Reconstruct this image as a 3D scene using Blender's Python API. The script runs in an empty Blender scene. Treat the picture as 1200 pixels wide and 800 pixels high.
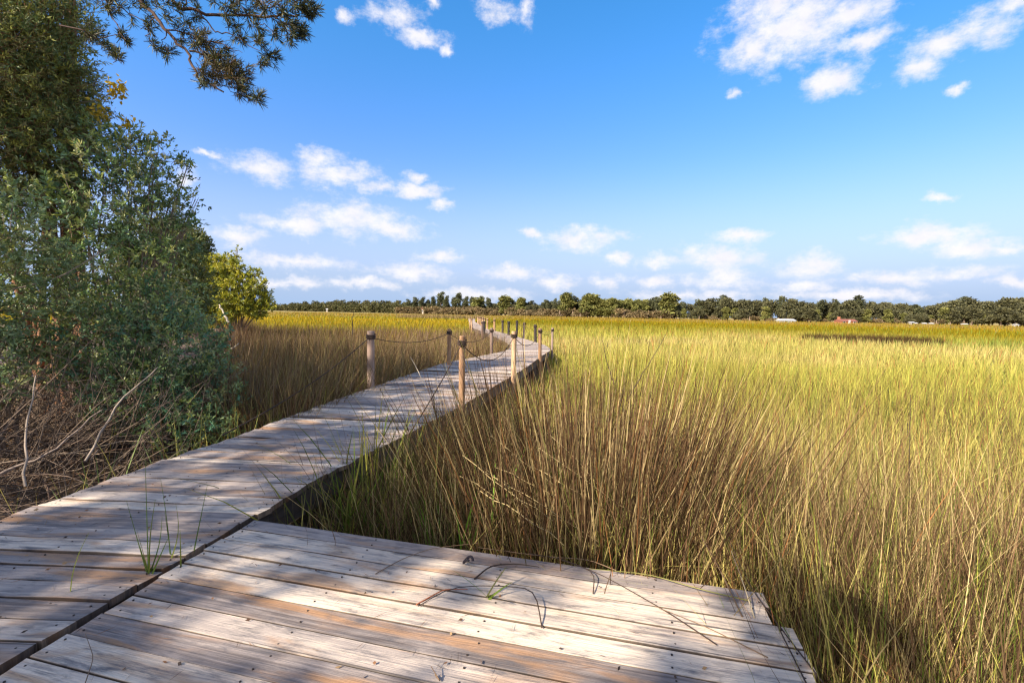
import bpy, math
import numpy as np

rng = np.random.default_rng(7)
scene = bpy.context.scene
COL = scene.collection

# ------------------------------------------------------------------ camera
F_PX, PX_W, PX_H = 572.0, 1200.0, 800.0
ROLL = math.radians(1.05)
PITCH = math.atan((400 - 367) / F_PX)
EYE = np.array([0.0, 0.0, 1.35])
_R = np.array([1.0, 0, 0]); _U = np.array([0, math.sin(PITCH), math.cos(PITCH)])
_F = np.array([0, math.cos(PITCH), -math.sin(PITCH)])
CR = _R * math.cos(ROLL) + _U * math.sin(ROLL)
CU = _U * math.cos(ROLL) - _R * math.sin(ROLL)


def ray(px, py):
    return (px - 600) / F_PX * CR + (400 - py) / F_PX * CU + _F


def spot(px, py, depth):
    """Surveyed point: bearing read off the photograph, at its own distance in metres."""
    d = ray(px, py)
    return EYE + d * (depth / d[1])


cam_data = bpy.data.cameras.new('camera')
cam = bpy.data.objects.new('camera', cam_data)
COL.objects.link(cam)
cam_data.sensor_width = 36.0
cam_data.lens = 36.0 * F_PX / PX_W
cam_data.clip_start = 0.05
cam_data.clip_end = 5000
from mathutils import Matrix, Vector
m = Matrix.Identity(4)
for i in range(3):
    m[i][0] = CR[i]; m[i][1] = CU[i]; m[i][2] = -_F[i]; m[i][3] = EYE[i]
cam.matrix_world = m
scene.camera = cam

# ------------------------------------------------------------------ light
SUN_ELEV = math.radians(34)
SUN_TRAVEL = np.array([0.75, 0.66])          # horizontal way the light travels
SUN_TRAVEL = SUN_TRAVEL / np.linalg.norm(SUN_TRAVEL)
SKY_STRENGTH = 0.126
SUN_STRENGTH = 5.0
CLOUD_STRENGTH = 0.575
scene.view_settings.view_transform = 'Standard'
scene.view_settings.look = 'None'
scene.view_settings.exposure = 1.2
scene.view_settings.gamma = 1.0
scene.cycles.use_denoising = True
scene.cycles.denoising_prefilter = 'ACCURATE'
scene.cycles.use_adaptive_sampling = False
scene.cycles.sample_clamp_indirect = 4.0
scene.cycles.filter_width = 1.3

sun_data = bpy.data.lights.new('sun', 'SUN')
sun_data.energy = SUN_STRENGTH
sun_data.angle = math.radians(0.53)
sun_data.color = (1.0, 0.885, 0.72)
sun = bpy.data.objects.new('sun', sun_data)
COL.objects.link(sun)
travel = Vector((SUN_TRAVEL[0] * math.cos(SUN_ELEV), SUN_TRAVEL[1] * math.cos(SUN_ELEV), -math.sin(SUN_ELEV)))
sun.rotation_euler = travel.to_track_quat('-Z', 'Y').to_euler()

world = bpy.data.worlds.new('World')
scene.world = world
world.use_nodes = True
wt = world.node_tree
for n in list(wt.nodes):
    wt.nodes.remove(n)


def wn(kind, **kw):
    n = wt.nodes.new(kind)
    for k, v in kw.items():
        setattr(n, k, v)
    return n


def wl(a, b):
    wt.links.new(a, b)


sky = wn('ShaderNodeTexSky', sky_type='NISHITA')
sky.sun_disc = False
sky.sun_elevation = SUN_ELEV
sky.sun_rotation = math.atan2(-SUN_TRAVEL[0], -SUN_TRAVEL[1])
sky.air_density = 1.0
sky.dust_density = 0.6
sky.ozone_density = 2.2
sky.altitude = 0
hsv = wn('ShaderNodeHueSaturation')
hsv.inputs['Saturation'].default_value = 1.36
hsv.inputs['Value'].default_value = 1.0
tint = wn('ShaderNodeMix', data_type='RGBA', blend_type='MULTIPLY')
tint.inputs['Factor'].default_value = 1.0
tsel = wn('ShaderNodeMapRange', interpolation_type='SMOOTHSTEP')
tmix = wn('ShaderNodeMix', data_type='RGBA')
tmix.inputs['A'].default_value = (0.96, 0.79, 0.88, 1); tmix.inputs['B'].default_value = (1.0, 1.0, 1.0, 1)
wl(tsel.outputs[0], tmix.inputs['Factor']); wl(tmix.outputs['Result'], tint.inputs['B'])
wl(sky.outputs[0], tint.inputs['A'])
wl(tint.outputs['Result'], hsv.inputs['Color'])
bg_sky = wn('ShaderNodeBackground')
bg_sky.inputs['Strength'].default_value = SKY_STRENGTH
veil = wn('ShaderNodeMapRange', interpolation_type='SMOOTHSTEP')
vmix = wn('ShaderNodeMix', data_type='RGBA')
wl(veil.outputs[0], vmix.inputs['Factor']); wl(hsv.outputs[0], vmix.inputs['A'])
vmix.inputs['B'].default_value = (1.5, 2.05, 3.0, 1)     # pale humid air low over the marsh
wl(vmix.outputs['Result'], bg_sky.inputs['Color'])

tc = wn('ShaderNodeTexCoord')
sep = wn('ShaderNodeSeparateXYZ')
wl(tc.outputs['Generated'], sep.inputs[0])
azn = wn('ShaderNodeMath', operation='ARCTAN2')
wl(sep.outputs['X'], azn.inputs[0]); wl(sep.outputs['Y'], azn.inputs[1])
eln = wn('ShaderNodeMath', operation='ARCSINE')
wl(sep.outputs['Z'], eln.inputs[0])
comb = wn('ShaderNodeCombineXYZ')
wl(azn.outputs[0], comb.inputs[0]); wl(eln.outputs[0], comb.inputs[1])
wl(eln.outputs[0], veil.inputs['Value'])
wl(eln.outputs[0], tsel.inputs['Value'])
tsel.inputs['From Min'].default_value = 0.12; tsel.inputs['From Max'].default_value = 0.58
veil.inputs['From Min'].default_value = 0.30; veil.inputs['From Max'].default_value = 0.0
veil.inputs['To Min'].default_value = 0.0; veil.inputs['To Max'].default_value = 1.0
# warp the sky angles a little so the clouds get ragged rims
nz = wn('ShaderNodeTexNoise')
nz.inputs['Scale'].default_value = 24.0
nz.inputs['Detail'].default_value = 6.0
nz.inputs['Roughness'].default_value = 0.62
wl(comb.outputs[0], nz.inputs['Vector'])
warp = wn('ShaderNodeVectorMath', operation='MULTIPLY_ADD')
wl(nz.outputs['Color'], warp.inputs[0])
warp.inputs[1].default_value = (0.055, 0.04, 0)
wl(comb.outputs[0], warp.inputs[2])
CLOUDS = [
    (930, 30, 78, 40), (1000, 12, 45, 24), (878, 58, 34, 20), (975, 96, 40, 18), (1012, 48, 34, 16), (905, 5, 50, 25),
    (1072, 78, 28, 16), (1105, 50, 42, 20), (1150, 36, 48, 22), (1190, 12, 32, 18), (1123, 103, 17, 7), (856, 109, 8, 6),
    (1105, 232, 22, 8), (1090, 276, 58, 15), (1135, 291, 52, 11), (1182, 291, 34, 10), (868, 277, 30, 9), (840, 300, 48, 16),
    (850, 327, 46, 13), (950, 315, 38, 18), (945, 333, 36, 12), (1040, 327, 50, 11), (1130, 318, 46, 11), (1188, 328, 32, 10),
    (680, 279, 44, 14), (622, 273, 14, 6), (725, 303, 15, 8), (652, 331, 26, 10), (712, 329, 22, 9), (772, 306, 28, 9),
    (766, 329, 20, 8), (600, 319, 34, 9), (307, 197, 40, 16), (214, 209, 15, 13), (392, 202, 46, 17), (376, 190, 26, 14),
    (443, 219, 30, 10), (488, 224, 32, 10), (517, 240, 15, 8), (345, 263, 54, 11), (412, 257, 60, 20), (462, 268, 42, 11),
    (280, 276, 34, 12), (490, 208, 18, 7), (242, 181, 18, 4), (350, 307, 66, 9), (482, 319, 50, 11), (515, 300, 28, 7),
    (335, 331, 56, 8), (425, 332, 46, 7), (462, 20, 34, 11), (402, 15, 12, 7), (497, 46, 26, 9), (526, 58, 9, 6),
    (586, 11, 24, 10), (617, 11, 9, 13), (510, 3, 8, 5), (560, 345, 70, 7), (1000, 347, 90, 7), (800, 346, 70, 7),
]
prev = None
for (cx, cy, hw, hh) in CLOUDS:
    d = ray(cx, cy); d = d / np.linalg.norm(d)
    az = math.atan2(d[0], d[1]); el = math.asin(d[2])
    hscale = 1.0 / F_PX * math.cos(math.atan((cx - 600) / F_PX)) ** 1.6
    sx = hw * 1.3 * hscale; sy = hh * 1.35 * hscale
    ox, oy = az + 0.0275, el + 0.02          # centre of the warp
    ma = wn('ShaderNodeVectorMath', operation='MULTIPLY_ADD')
    wl(warp.outputs[0], ma.inputs[0])
    ma.inputs[1].default_value = (1 / sx, 1 / sy, 0)
    ma.inputs[2].default_value = (-ox / sx, -oy / sy, 0)
    ln = wn('ShaderNodeVectorMath', operation='LENGTH')
    wl(ma.outputs[0], ln.inputs[0])
    if prev is None:
        prev = ln.outputs['Value']
    else:
        mn = wn('ShaderNodeMath', operation='SMOOTH_MIN')
        wl(prev, mn.inputs[0]); wl(ln.outputs['Value'], mn.inputs[1])
        mn.inputs[2].default_value = 0.12
        prev = mn.outputs[0]
nz2 = wn('ShaderNodeTexNoise')
nz2.inputs['Scale'].default_value = 21.0
nz2.inputs['Detail'].default_value = 9.0
nz2.inputs['Roughness'].default_value = 0.66
sc2 = wn('ShaderNodeVectorMath', operation='MULTIPLY')
wl(comb.outputs[0], sc2.inputs[0]); sc2.inputs[1].default_value = (1.0, 1.7, 1)
wl(sc2.outputs[0], nz2.inputs['Vector'])
mr = wn('ShaderNodeMath', operation='MULTIPLY_ADD')
wl(nz2.outputs[0], mr.inputs[0]); mr.inputs[1].default_value = 2.1
inv = wn('ShaderNodeMath', operation='SUBTRACT'); inv.inputs[0].default_value = -0.05
wl(prev, inv.inputs[1]); wl(inv.outputs[0], mr.inputs[2])
cmask = wn('ShaderNodeMapRange', interpolation_type='SMOOTHSTEP')
# unseen broken cloud, added overhead and behind the viewer for whiter fill light
nz3 = wn('ShaderNodeTexNoise')
nz3.inputs['Scale'].default_value = 3.2; nz3.inputs['Detail'].default_value = 8.0; nz3.inputs['Roughness'].default_value = 0.58
wl(tc.outputs['Generated'], nz3.inputs['Vector'])
ahead = wn('ShaderNodeVectorMath', operation='DOT_PRODUCT')
wl(tc.outputs['Generated'], ahead.inputs[0]); ahead.inputs[1].default_value = (0.0, 0.94, 0.342)
away = wn('ShaderNodeMapRange', interpolation_type='SMOOTHSTEP')
wl(ahead.outputs['Value'], away.inputs['Value'])
away.inputs['From Min'].default_value = 0.60; away.inputs['From Max'].default_value = 0.35
away.inputs['To Min'].default_value = -1.5; away.inputs['To Max'].default_value = 0.0
rest = wn('ShaderNodeMath', operation='MULTIPLY_ADD')
wl(nz3.outputs[0], rest.inputs[0]); rest.inputs[1].default_value = 3.0; wl(away.outputs[0], rest.inputs[2])
rest2 = wn('ShaderNodeMath', operation='SUBTRACT'); wl(rest.outputs[0], rest2.inputs[0]); rest2.inputs[1].default_value = 1.0
both = wn('ShaderNodeMath', operation='MAXIMUM')
wl(mr.outputs[0], both.inputs[0]); wl(rest2.outputs[0], both.inputs[1])
wl(both.outputs[0], cmask.inputs['Value'])
cmask.inputs['From Min'].default_value = -0.05
cmask.inputs['From Max'].default_value = 1.05
cmask.inputs['To Max'].default_value = 0.96
# thin veil of haze low over the horizon
bg_cl = wn('ShaderNodeBackground')
crmp = wn('ShaderNodeMapRange')
wl(nz.outputs[0], crmp.inputs['Value'])
crmp.inputs['From Min'].default_value = 0.3; crmp.inputs['From Max'].default_value = 0.65
crmp.inputs['To Min'].default_value = 0.90 * CLOUD_STRENGTH * 0.82; crmp.inputs['To Max'].default_value = CLOUD_STRENGTH * 0.82
glow = wn('ShaderNodeMapRange')                 # added cloud behind the viewer brightened for more fill
wl(ahead.outputs['Value'], glow.inputs['Value'])
glow.inputs['From Min'].default_value = 0.5; glow.inputs['From Max'].default_value = -0.7
glow.inputs['To Min'].default_value = 1.0; glow.inputs['To Max'].default_value = 1.15
gm = wn('ShaderNodeMath', operation='MULTIPLY')
wl(crmp.outputs[0], gm.inputs[0]); wl(glow.outputs[0], gm.inputs[1])
wl(gm.outputs[0], bg_cl.inputs['Strength'])
bg_cl.inputs['Color'].default_value = (0.97, 0.95, 1.0, 1)
mixw = wn('ShaderNodeMixShader')
wl(cmask.outputs[0], mixw.inputs[0]); wl(bg_sky.outputs[0], mixw.inputs[1]); wl(bg_cl.outputs[0], mixw.inputs[2])
wout = wn('ShaderNodeOutputWorld')
wl(mixw.outputs[0], wout.inputs['Surface'])
world.cycles.sampling_method = 'MANUAL'
world.cycles.sample_map_resolution = 512


# ------------------------------------------------------------------ helpers
def tag(o, label=None, cat=None, group=None, kind=None):
    if label: o['label'] = label
    if cat: o['category'] = cat
    if group: o['group'] = group
    if kind: o['kind'] = kind
    return o


def empty(name, loc=(0, 0, 0)):
    o = bpy.data.objects.new(name, None)
    o.empty_display_size = 0.2
    o.location = loc
    COL.objects.link(o)
    return o


class Acc:
    """Collects numpy geometry and links it as ONE mesh object."""

    def __init__(self):
        self.v = []; self.li = []; self.lt = []; self.c = []; self.uv = []; self.r = []; self.mi = []; self.n = 0

    def add(self, verts, faces, col=None, uv=None, rnd=0.0, mat=0):
        """faces: int array (F,k); col: (3,) or (V,3); uv: per vertex (V,2)"""
        verts = np.asarray(verts, float).reshape(-1, 3)
        faces = np.asarray(faces, np.int64)
        nv = len(verts)
        self.v.append(verts)
        self.li.append((faces + self.n).ravel())
        self.lt.append(np.full(len(faces), faces.shape[1], np.int32))
        col = np.ones((nv, 3)) * 0.5 if col is None else np.broadcast_to(np.asarray(col, float), (nv, 3))
        self.c.append(col)
        self.uv.append(np.zeros((nv, 2)) if uv is None else np.asarray(uv, float))
        self.r.append(np.broadcast_to(np.asarray(rnd, float), (nv,)))
        self.mi.append(np.full(len(faces), mat, np.int32))
        self.n += nv

    def build(self, name, mats, parent=None, smooth=False, origin=None):
        v = np.concatenate(self.v); li = np.concatenate(self.li).astype(np.int32); lt = np.concatenate(self.lt)
        if origin is not None:
            v = v - np.asarray(origin, float)
        me = bpy.data.meshes.new(name)
        me.vertices.add(len(v)); me.vertices.foreach_set('co', v.astype(np.float32).ravel())
        me.loops.add(len(li)); me.loops.foreach_set('vertex_index', li)
        me.polygons.add(len(lt))
        ls = np.zeros(len(lt), np.int32); ls[1:] = np.cumsum(lt)[:-1]
        me.polygons.foreach_set('loop_start', ls)
        me.polygons.foreach_set('loop_total', lt)
        me.polygons.foreach_set('material_index', np.concatenate(self.mi))
        me.polygons.foreach_set('use_smooth', np.full(len(lt), smooth, bool))
        ca = me.attributes.new('Col', 'FLOAT_COLOR', 'POINT')
        c4 = np.ones((len(v), 4), np.float32); c4[:, :3] = np.concatenate(self.c)
        ca.data.foreach_set('color', c4.ravel())
        ra = me.attributes.new('rnd', 'FLOAT', 'POINT')
        ra.data.foreach_set('value', np.concatenate(self.r).astype(np.float32))
        ul = me.uv_layers.new(name='UVMap')
        ul.data.foreach_set('uv', np.concatenate(self.uv)[li].astype(np.float32).ravel())
        for mt in (mats if isinstance(mats, (list, tuple)) else [mats]):
            me.materials.append(mt)
        me.update(calc_edges=True)
        me.validate()
        o = bpy.data.objects.new(name, me)
        if origin is not None:
            o.location = origin
        COL.objects.link(o)
        if parent is not None:
            o.parent = parent
            if origin is None:
                o.matrix_parent_inverse = Matrix.Translation(-Vector(parent.location))
            else:
                o.location = Vector(origin) - Vector(parent.location)
        return o


def tube(acc, pts, radii, sides=6, col=(0.2, 0.15, 0.1), cap=True, uvs=1.0, rnd=0.0, mat=0):
    pts = np.asarray(pts, float); n = len(pts)
    radii = np.broadcast_to(np.asarray(radii, float), (n,))
    t = np.gradient(pts, axis=0); t /= np.linalg.norm(t, axis=1)[:, None] + 1e-9
    ref = np.array([0, 0, 1.0]) if abs(t[0][2]) < 0.9 else np.array([1.0, 0, 0])
    a = np.cross(t, ref); a /= np.linalg.norm(a, axis=1)[:, None] + 1e-9
    b = np.cross(t, a)
    ang = np.linspace(0, 2 * np.pi, sides, endpoint=False)
    ring = (a[:, None, :] * np.cos(ang)[None, :, None] + b[:, None, :] * np.sin(ang)[None, :, None]) * radii[:, None, None]
    V = (pts[:, None, :] + ring).reshape(-1, 3)
    i = np.arange(n - 1)[:, None] * sides; j = np.arange(sides)[None, :]; j2 = (j + 1) % sides
    Fq = np.stack([i + j, i + j2, i + sides + j2, i + sides + j], -1).reshape(-1, 4)
    s = np.concatenate([[0], np.cumsum(np.linalg.norm(np.diff(pts, axis=0), axis=1))])
    uv = np.stack([np.repeat(s, sides) * uvs, np.tile(np.arange(sides) / sides * 0.4, n)], -1)
    acc.add(V, Fq, col, uv, rnd, mat)
    if cap:
        for k, sgn in ((0, 1), (n - 1, -1)):
            base = V[k * sides:(k + 1) * sides]
            cc = np.concatenate([base, pts[k][None]])
            q = np.arange(sides); f = np.stack([q, (q + 1) % sides, np.full(sides, sides)], -1)
            acc.add(cc, f if sgn < 0 else f[:, ::-1], col, np.concatenate([uv[k * sides:(k + 1) * sides], uv[k * sides:k * sides + 1]]), rnd, mat)


def box(acc, c, half, rotz=0.0, col=(0.5, 0.5, 0.5), rnd=0.0, mat=0):
    s = np.array([[-1, -1, -1], [1, -1, -1], [1, 1, -1], [-1, 1, -1], [-1, -1, 1], [1, -1, 1], [1, 1, 1], [-1, 1, 1]], float) * np.asarray(half)
    ca, sa = math.cos(rotz), math.sin(rotz)
    V = np.stack([s[:, 0] * ca - s[:, 1] * sa, s[:, 0] * sa + s[:, 1] * ca, s[:, 2]], -1) + np.asarray(c)
    Fq = [[0, 3, 2, 1], [4, 5, 6, 7], [0, 1, 5, 4], [1, 2, 6, 5], [2, 3, 7, 6], [3, 0, 4, 7]]
    uv = np.stack([s[:, 0] + s[:, 1] * 0.3, s[:, 2] + s[:, 1]], -1)
    acc.add(V, Fq, col, uv, rnd, mat)


def vnoise(x, y, seed=0, oct=3, scale=1.0):
    """smooth value noise in numpy, about -1..1"""
    r = np.random.default_rng(seed)
    out = np.zeros(np.shape(x)); amp = 1.0; tot = 0
    for o in range(oct):
        tab = r.random((64, 64))
        fx = np.asarray(x) / scale * 2 ** o + r.random() * 50; fy = np.asarray(y) / scale * 2 ** o + r.random() * 50
        ix = np.floor(fx).astype(int); iy = np.floor(fy).astype(int)
        tx = fx - ix; ty = fy - iy
        tx = tx * tx * (3 - 2 * tx); ty = ty * ty * (3 - 2 * ty)
        g = lambda a, b: tab[a % 64, b % 64]
        val = (g(ix, iy) * (1 - tx) + g(ix + 1, iy) * tx) * (1 - ty) + (g(ix, iy + 1) * (1 - tx) + g(ix + 1, iy + 1) * tx) * ty
        out += (val * 2 - 1) * amp; tot += amp; amp *= 0.55
    return out / tot


def sstep(a, b, x):
    t = np.clip((np.asarray(x, float) - a) / (b - a), 0, 1)
    return t * t * (3 - 2 * t)


# ------------------------------------------------------------------ materials
def new_mat(name):
    mt = bpy.data.materials.new(name)
    mt.use_nodes = True
    nt = mt.node_tree
    nt.nodes.remove(nt.nodes['Principled BSDF'])
    return mt, nt, nt.nodes['Material Output']


def leaf_material(name, transl=0.3, rough=0.5, tint=(1.0, 1.0, 0.6), spec=0.3):
    mt, nt, out = new_mat(name)
    at = nt.nodes.new('ShaderNodeAttribute'); at.attribute_name = 'Col'
    p = nt.nodes.new('ShaderNodeBsdfPrincipled')
    p.inputs['Roughness'].default_value = rough
    p.inputs['Specular IOR Level'].default_value = spec
    nt.links.new(at.outputs['Color'], p.inputs['Base Color'])
    tr = nt.nodes.new('ShaderNodeBsdfTranslucent')
    mx = nt.nodes.new('ShaderNodeMix'); mx.data_type = 'RGBA'; mx.blend_type = 'MULTIPLY'
    mx.inputs['Factor'].default_value = 1.0
    nt.links.new(at.outputs['Color'], mx.inputs['A'])
    mx.inputs['B'].default_value = (*tint, 1)
    nt.links.new(mx.outputs['Result'], tr.inputs['Color'])
    ms = nt.nodes.new('ShaderNodeMixShader'); ms.inputs[0].default_value = transl
    nt.links.new(p.outputs[0], ms.inputs[1]); nt.links.new(tr.outputs[0], ms.inputs[2])
    nt.links.new(ms.outputs[0], out.inputs['Surface'])
    return mt


def flat_material(name, color, rough=0.7, noise=0.25, scale=8.0, bump=0.0, spec=0.3, metallic=0.0):
    mt, nt, out = new_mat(name)
    p = nt.nodes.new('ShaderNodeBsdfPrincipled')
    p.inputs['Roughness'].default_value = rough
    p.inputs['Specular IOR Level'].default_value = spec
    p.inputs['Metallic'].default_value = metallic
    tcn = nt.nodes.new('ShaderNodeTexCoord')
    n = nt.nodes.new('ShaderNodeTexNoise'); n.inputs['Scale'].default_value = scale; n.inputs['Detail'].default_value = 5
    nt.links.new(tcn.outputs['Object'], n.inputs['Vector'])
    r = nt.nodes.new('ShaderNodeMix'); r.data_type = 'RGBA'
    c = np.array(color)
    r.inputs['A'].default_value = (*(c * (1 - noise)), 1); r.inputs['B'].default_value = (*np.minimum(c * (1 + noise), 0.9), 1)
    nt.links.new(n.outputs[0], r.inputs['Factor'])
    nt.links.new(r.outputs['Result'], p.inputs['Base Color'])
    if bump:
        b = nt.nodes.new('ShaderNodeBump'); b.inputs['Strength'].default_value = bump; b.inputs['Distance'].default_value = 0.02
        nt.links.new(n.outputs[0], b.inputs['Height']); nt.links.new(b.outputs[0], p.inputs['Normal'])
    nt.links.new(p.outputs[0], out.inputs['Surface'])
    return mt


def wood_material(name, ramp, stain=(0.34, 0.17, 0.07), stain_amt=0.85, grain=1.0, board_var=0.5, edge=False, mildew=0.6):
    """Weathered timber: long grain along U, board to board variation from the rnd attribute."""
    mt, nt, out = new_mat(name)
    N = nt.nodes.new; L = nt.links.new
    p = N('ShaderNodeBsdfPrincipled')
    p.inputs['Roughness'].default_value = 0.75
    p.inputs['Specular IOR Level'].default_value = 0.25
    uv = N('ShaderNodeUVMap'); uv.uv_map = 'UVMap'
    rn = N('ShaderNodeAttribute'); rn.attribute_name = 'rnd'
    off = N('ShaderNodeVectorMath'); off.operation = 'MULTIPLY_ADD'
    cx = N('ShaderNodeCombineXYZ'); L(rn.outputs['Fac'], cx.inputs[0]); L(rn.outputs['Fac'], cx.inputs[1])
    L(cx.outputs[0], off.inputs[0]); off.inputs[1].default_value = (37.0, 91.0, 0); L(uv.outputs[0], off.inputs[2])

    def noise(sx, sy, detail=6, rough=0.6, dist=0.0):
        s = N('ShaderNodeVectorMath'); s.operation = 'MULTIPLY'
        L(off.outputs[0], s.inputs[0]); s.inputs[1].default_value = (sx, sy, 1)
        n = N('ShaderNodeTexNoise'); n.inputs['Scale'].default_value = 1.0; n.inputs['Detail'].default_value = detail
        n.inputs['Roughness'].default_value = rough; n.inputs['Distortion'].default_value = dist
        L(s.outputs[0], n.inputs['Vector'])
        return n.outputs[0]

    g1 = noise(1.6, 55, 7, 0.65, 0.6)          # grain
    g2 = noise(3.0, 150, 4, 0.7)               # fine fibres
    blot = noise(2.6, 9, 7, 0.68, 0.8)          # blotches
    st = noise(0.9, 5.0, 4, 0.55, 1.2)         # stains
    add = N('ShaderNodeMath'); add.operation = 'MULTIPLY_ADD'; L(g1, add.inputs[0]); add.inputs[1].default_value = 0.75 * grain
    half = N('ShaderNodeMath'); half.operation = 'MULTIPLY'; L(blot, half.inputs[0]); half.inputs[1].default_value = 0.9
    L(half.outputs[0], add.inputs[2])
    add2 = N('ShaderNodeMath'); add2.operation = 'MULTIPLY_ADD'; L(rn.outputs['Fac'], add2.inputs[0]); add2.inputs[1].default_value = board_var
    L(add.outputs[0], add2.inputs[2])
    mrn = N('ShaderNodeMapRange'); L(add2.outputs[0], mrn.inputs['Value'])
    mrn.inputs['From Min'].default_value = 0.16 + 0.19 * 0.9 + 0.30 * grain + 0.1 * board_var; mrn.inputs['From Max'].default_value = 0.62 * 0.9 + 0.45 * grain + board_var * 0.8
    cr = N('ShaderNodeValToRGB'); L(mrn.outputs[0], cr.inputs[0])
    el = cr.color_ramp.elements
    el[0].position = ramp[0][0]; el[0].color = (*ramp[0][1], 1)
    el[1].position = ramp[-1][0]; el[1].color = (*ramp[-1][1], 1)
    for pos, c in ramp[1:-1]:
        e = el.new(pos); e.color = (*c, 1)
    # rusty stain patches
    sm = N('ShaderNodeMapRange'); L(st, sm.inputs['Value']); sm.interpolation_type = 'SMOOTHSTEP'
    sm.inputs['From Min'].default_value = 0.50; sm.inputs['From Max'].default_value = 0.68; sm.inputs['To Max'].default_value = stain_amt
    mx = N('ShaderNodeMix'); mx.data_type = 'RGBA'
    L(sm.outputs[0], mx.inputs['Factor']); L(cr.outputs[0], mx.inputs['A']); mx.inputs['B'].default_value = (*stain, 1)
    # dark mildew blotches and drying cracks
    mil = noise(4.5, 22, 6, 0.7, 0.4)
    mm = N('ShaderNodeMapRange'); L(mil, mm.inputs['Value'])
    mm.inputs['From Min'].default_value = 0.50; mm.inputs['From Max'].default_value = 0.70; mm.inputs['To Max'].default_value = mildew
    mx3 = N('ShaderNodeMix'); mx3.data_type = 'RGBA'
    L(mm.outputs[0], mx3.inputs['Factor']); L(mx.outputs['Result'], mx3.inputs['A']); mx3.inputs['B'].default_value = (0.10, 0.095, 0.10, 1)
    ck = N('ShaderNodeMapRange'); L(g2, ck.inputs['Value'])
    ck.inputs['From Min'].default_value = 0.36; ck.inputs['From Max'].default_value = 0.26; ck.inputs['To Max'].default_value = 0.8
    sp = noise(0.45, 34, 3, 0.5, 0.35)         # long drying splits
    spl = N('ShaderNodeMapRange'); L(sp, spl.inputs['Value'])
    spl.inputs['From Min'].default_value = 0.335; spl.inputs['From Max'].default_value = 0.30; spl.inputs['To Max'].default_value = 0.75
    spm = N('ShaderNodeMath'); spm.operation = 'MAXIMUM'
    mx2 = N('ShaderNodeMix'); mx2.data_type = 'RGBA'
    L(ck.outputs[0], spm.inputs[0]); L(spl.outputs[0], spm.inputs[1]); L(spm.outputs[0], mx2.inputs['Factor']); L(mx3.outputs['Result'], mx2.inputs['A']); mx2.inputs['B'].default_value = (0.06, 0.05, 0.045, 1)
    if edge:
        gr = N('ShaderNodeAttribute'); gr.attribute_name = 'Col'
        mg = N('ShaderNodeMix'); mg.data_type = 'RGBA'; mg.blend_type = 'MULTIPLY'; mg.inputs['Factor'].default_value = 1.0
        L(mx2.outputs['Result'], mg.inputs['A']); L(gr.outputs['Color'], mg.inputs['B']); L(mg.outputs['Result'], p.inputs['Base Color'])
    else:
        L(mx2.outputs['Result'], p.inputs['Base Color'])
    hb = N('ShaderNodeMath'); hb.operation = 'ADD'; L(g1, hb.inputs[0]); L(g2, hb.inputs[1])
    b = N('ShaderNodeBump'); b.inputs['Strength'].default_value = 0.8; b.inputs['Distance'].default_value = 0.005
    L(hb.outputs[0], b.inputs['Height']); L(b.outputs[0], p.inputs['Normal'])
    L(p.outputs[0], out.inputs['Surface'])
    return mt


M_DECK = wood_material('weathered_deck_boards', [(0.0, (0.13, 0.105, 0.095)), (0.35, (0.29, 0.24, 0.215)), (0.7, (0.45, 0.37, 0.31)), (1.0, (0.70, 0.565, 0.43))], edge=True, board_var=0.8, grain=1.6, mildew=0.95, stain=(0.38, 0.20, 0.09), stain_amt=0.75)
M_FRAME = wood_material('old_frame_timber', [(0.0, (0.05, 0.04, 0.032)), (0.5, (0.10, 0.075, 0.06)), (1.0, (0.17, 0.13, 0.10))], stain_amt=0.3)
M_POST = wood_material('post_timber', [(0.0, (0.16, 0.085, 0.045)), (0.5, (0.40, 0.24, 0.13)), (1.0, (0.60, 0.42, 0.26))], stain=(0.22, 0.10, 0.04), stain_amt=0.7, board_var=0.3, grain=1.5)
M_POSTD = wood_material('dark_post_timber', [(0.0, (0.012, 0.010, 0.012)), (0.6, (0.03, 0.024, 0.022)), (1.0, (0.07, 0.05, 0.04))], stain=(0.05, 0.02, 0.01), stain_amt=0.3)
M_POSTB = wood_material('brown_post_timber', [(0.0, (0.09, 0.055, 0.045)), (0.6, (0.22, 0.15, 0.12)), (1.0, (0.36, 0.26, 0.21))], stain_amt=0.2)
M_ROPE = flat_material('tarred_rope', (0.055, 0.036, 0.028), 0.9, 0.6, 90, 1.0)
M_NAIL = flat_material('rusty_nail_heads', (0.035, 0.025, 0.02), 0.7, 0.4, 300)
M_GRASS = leaf_material('marsh_grass_blades', 0.32, 0.8, (1.0, 0.92, 0.4), 0.0)
M_DRY = leaf_material('dry_stalks', 0.1, 0.7, (1.0, 0.9, 0.6), 0.15)
M_LEAF = leaf_material('broad_leaves', 0.28, 0.42, (1.0, 1.0, 0.45), 0.4)
M_NEEDLE = leaf_material('needles', 0.2, 0.5, (1.0, 1.0, 0.5), 0.3)
M_BARK = flat_material('grey_brown_bark', (0.24, 0.175, 0.13), 0.9, 0.5, 14, 0.8)
M_BOUGH = flat_material('dark_bough_bark', (0.075, 0.045, 0.035), 0.9, 0.5, 20, 0.6)
M_PINEBARK = flat_material('red_brown_pine_bark', (0.22, 0.11, 0.06), 0.9, 0.6, 10, 0.9)
M_FAR = leaf_material('far_foliage', 0.15, 0.7, (1.0, 1.0, 0.5), 0.1)


# ------------------------------------------------------------------ ground
def upland_edge(y):
    """x of the edge between the wooded bank (left) and the marsh"""
    return -3.75 - 0.50 * np.maximum(0, y - 6.5)


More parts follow.
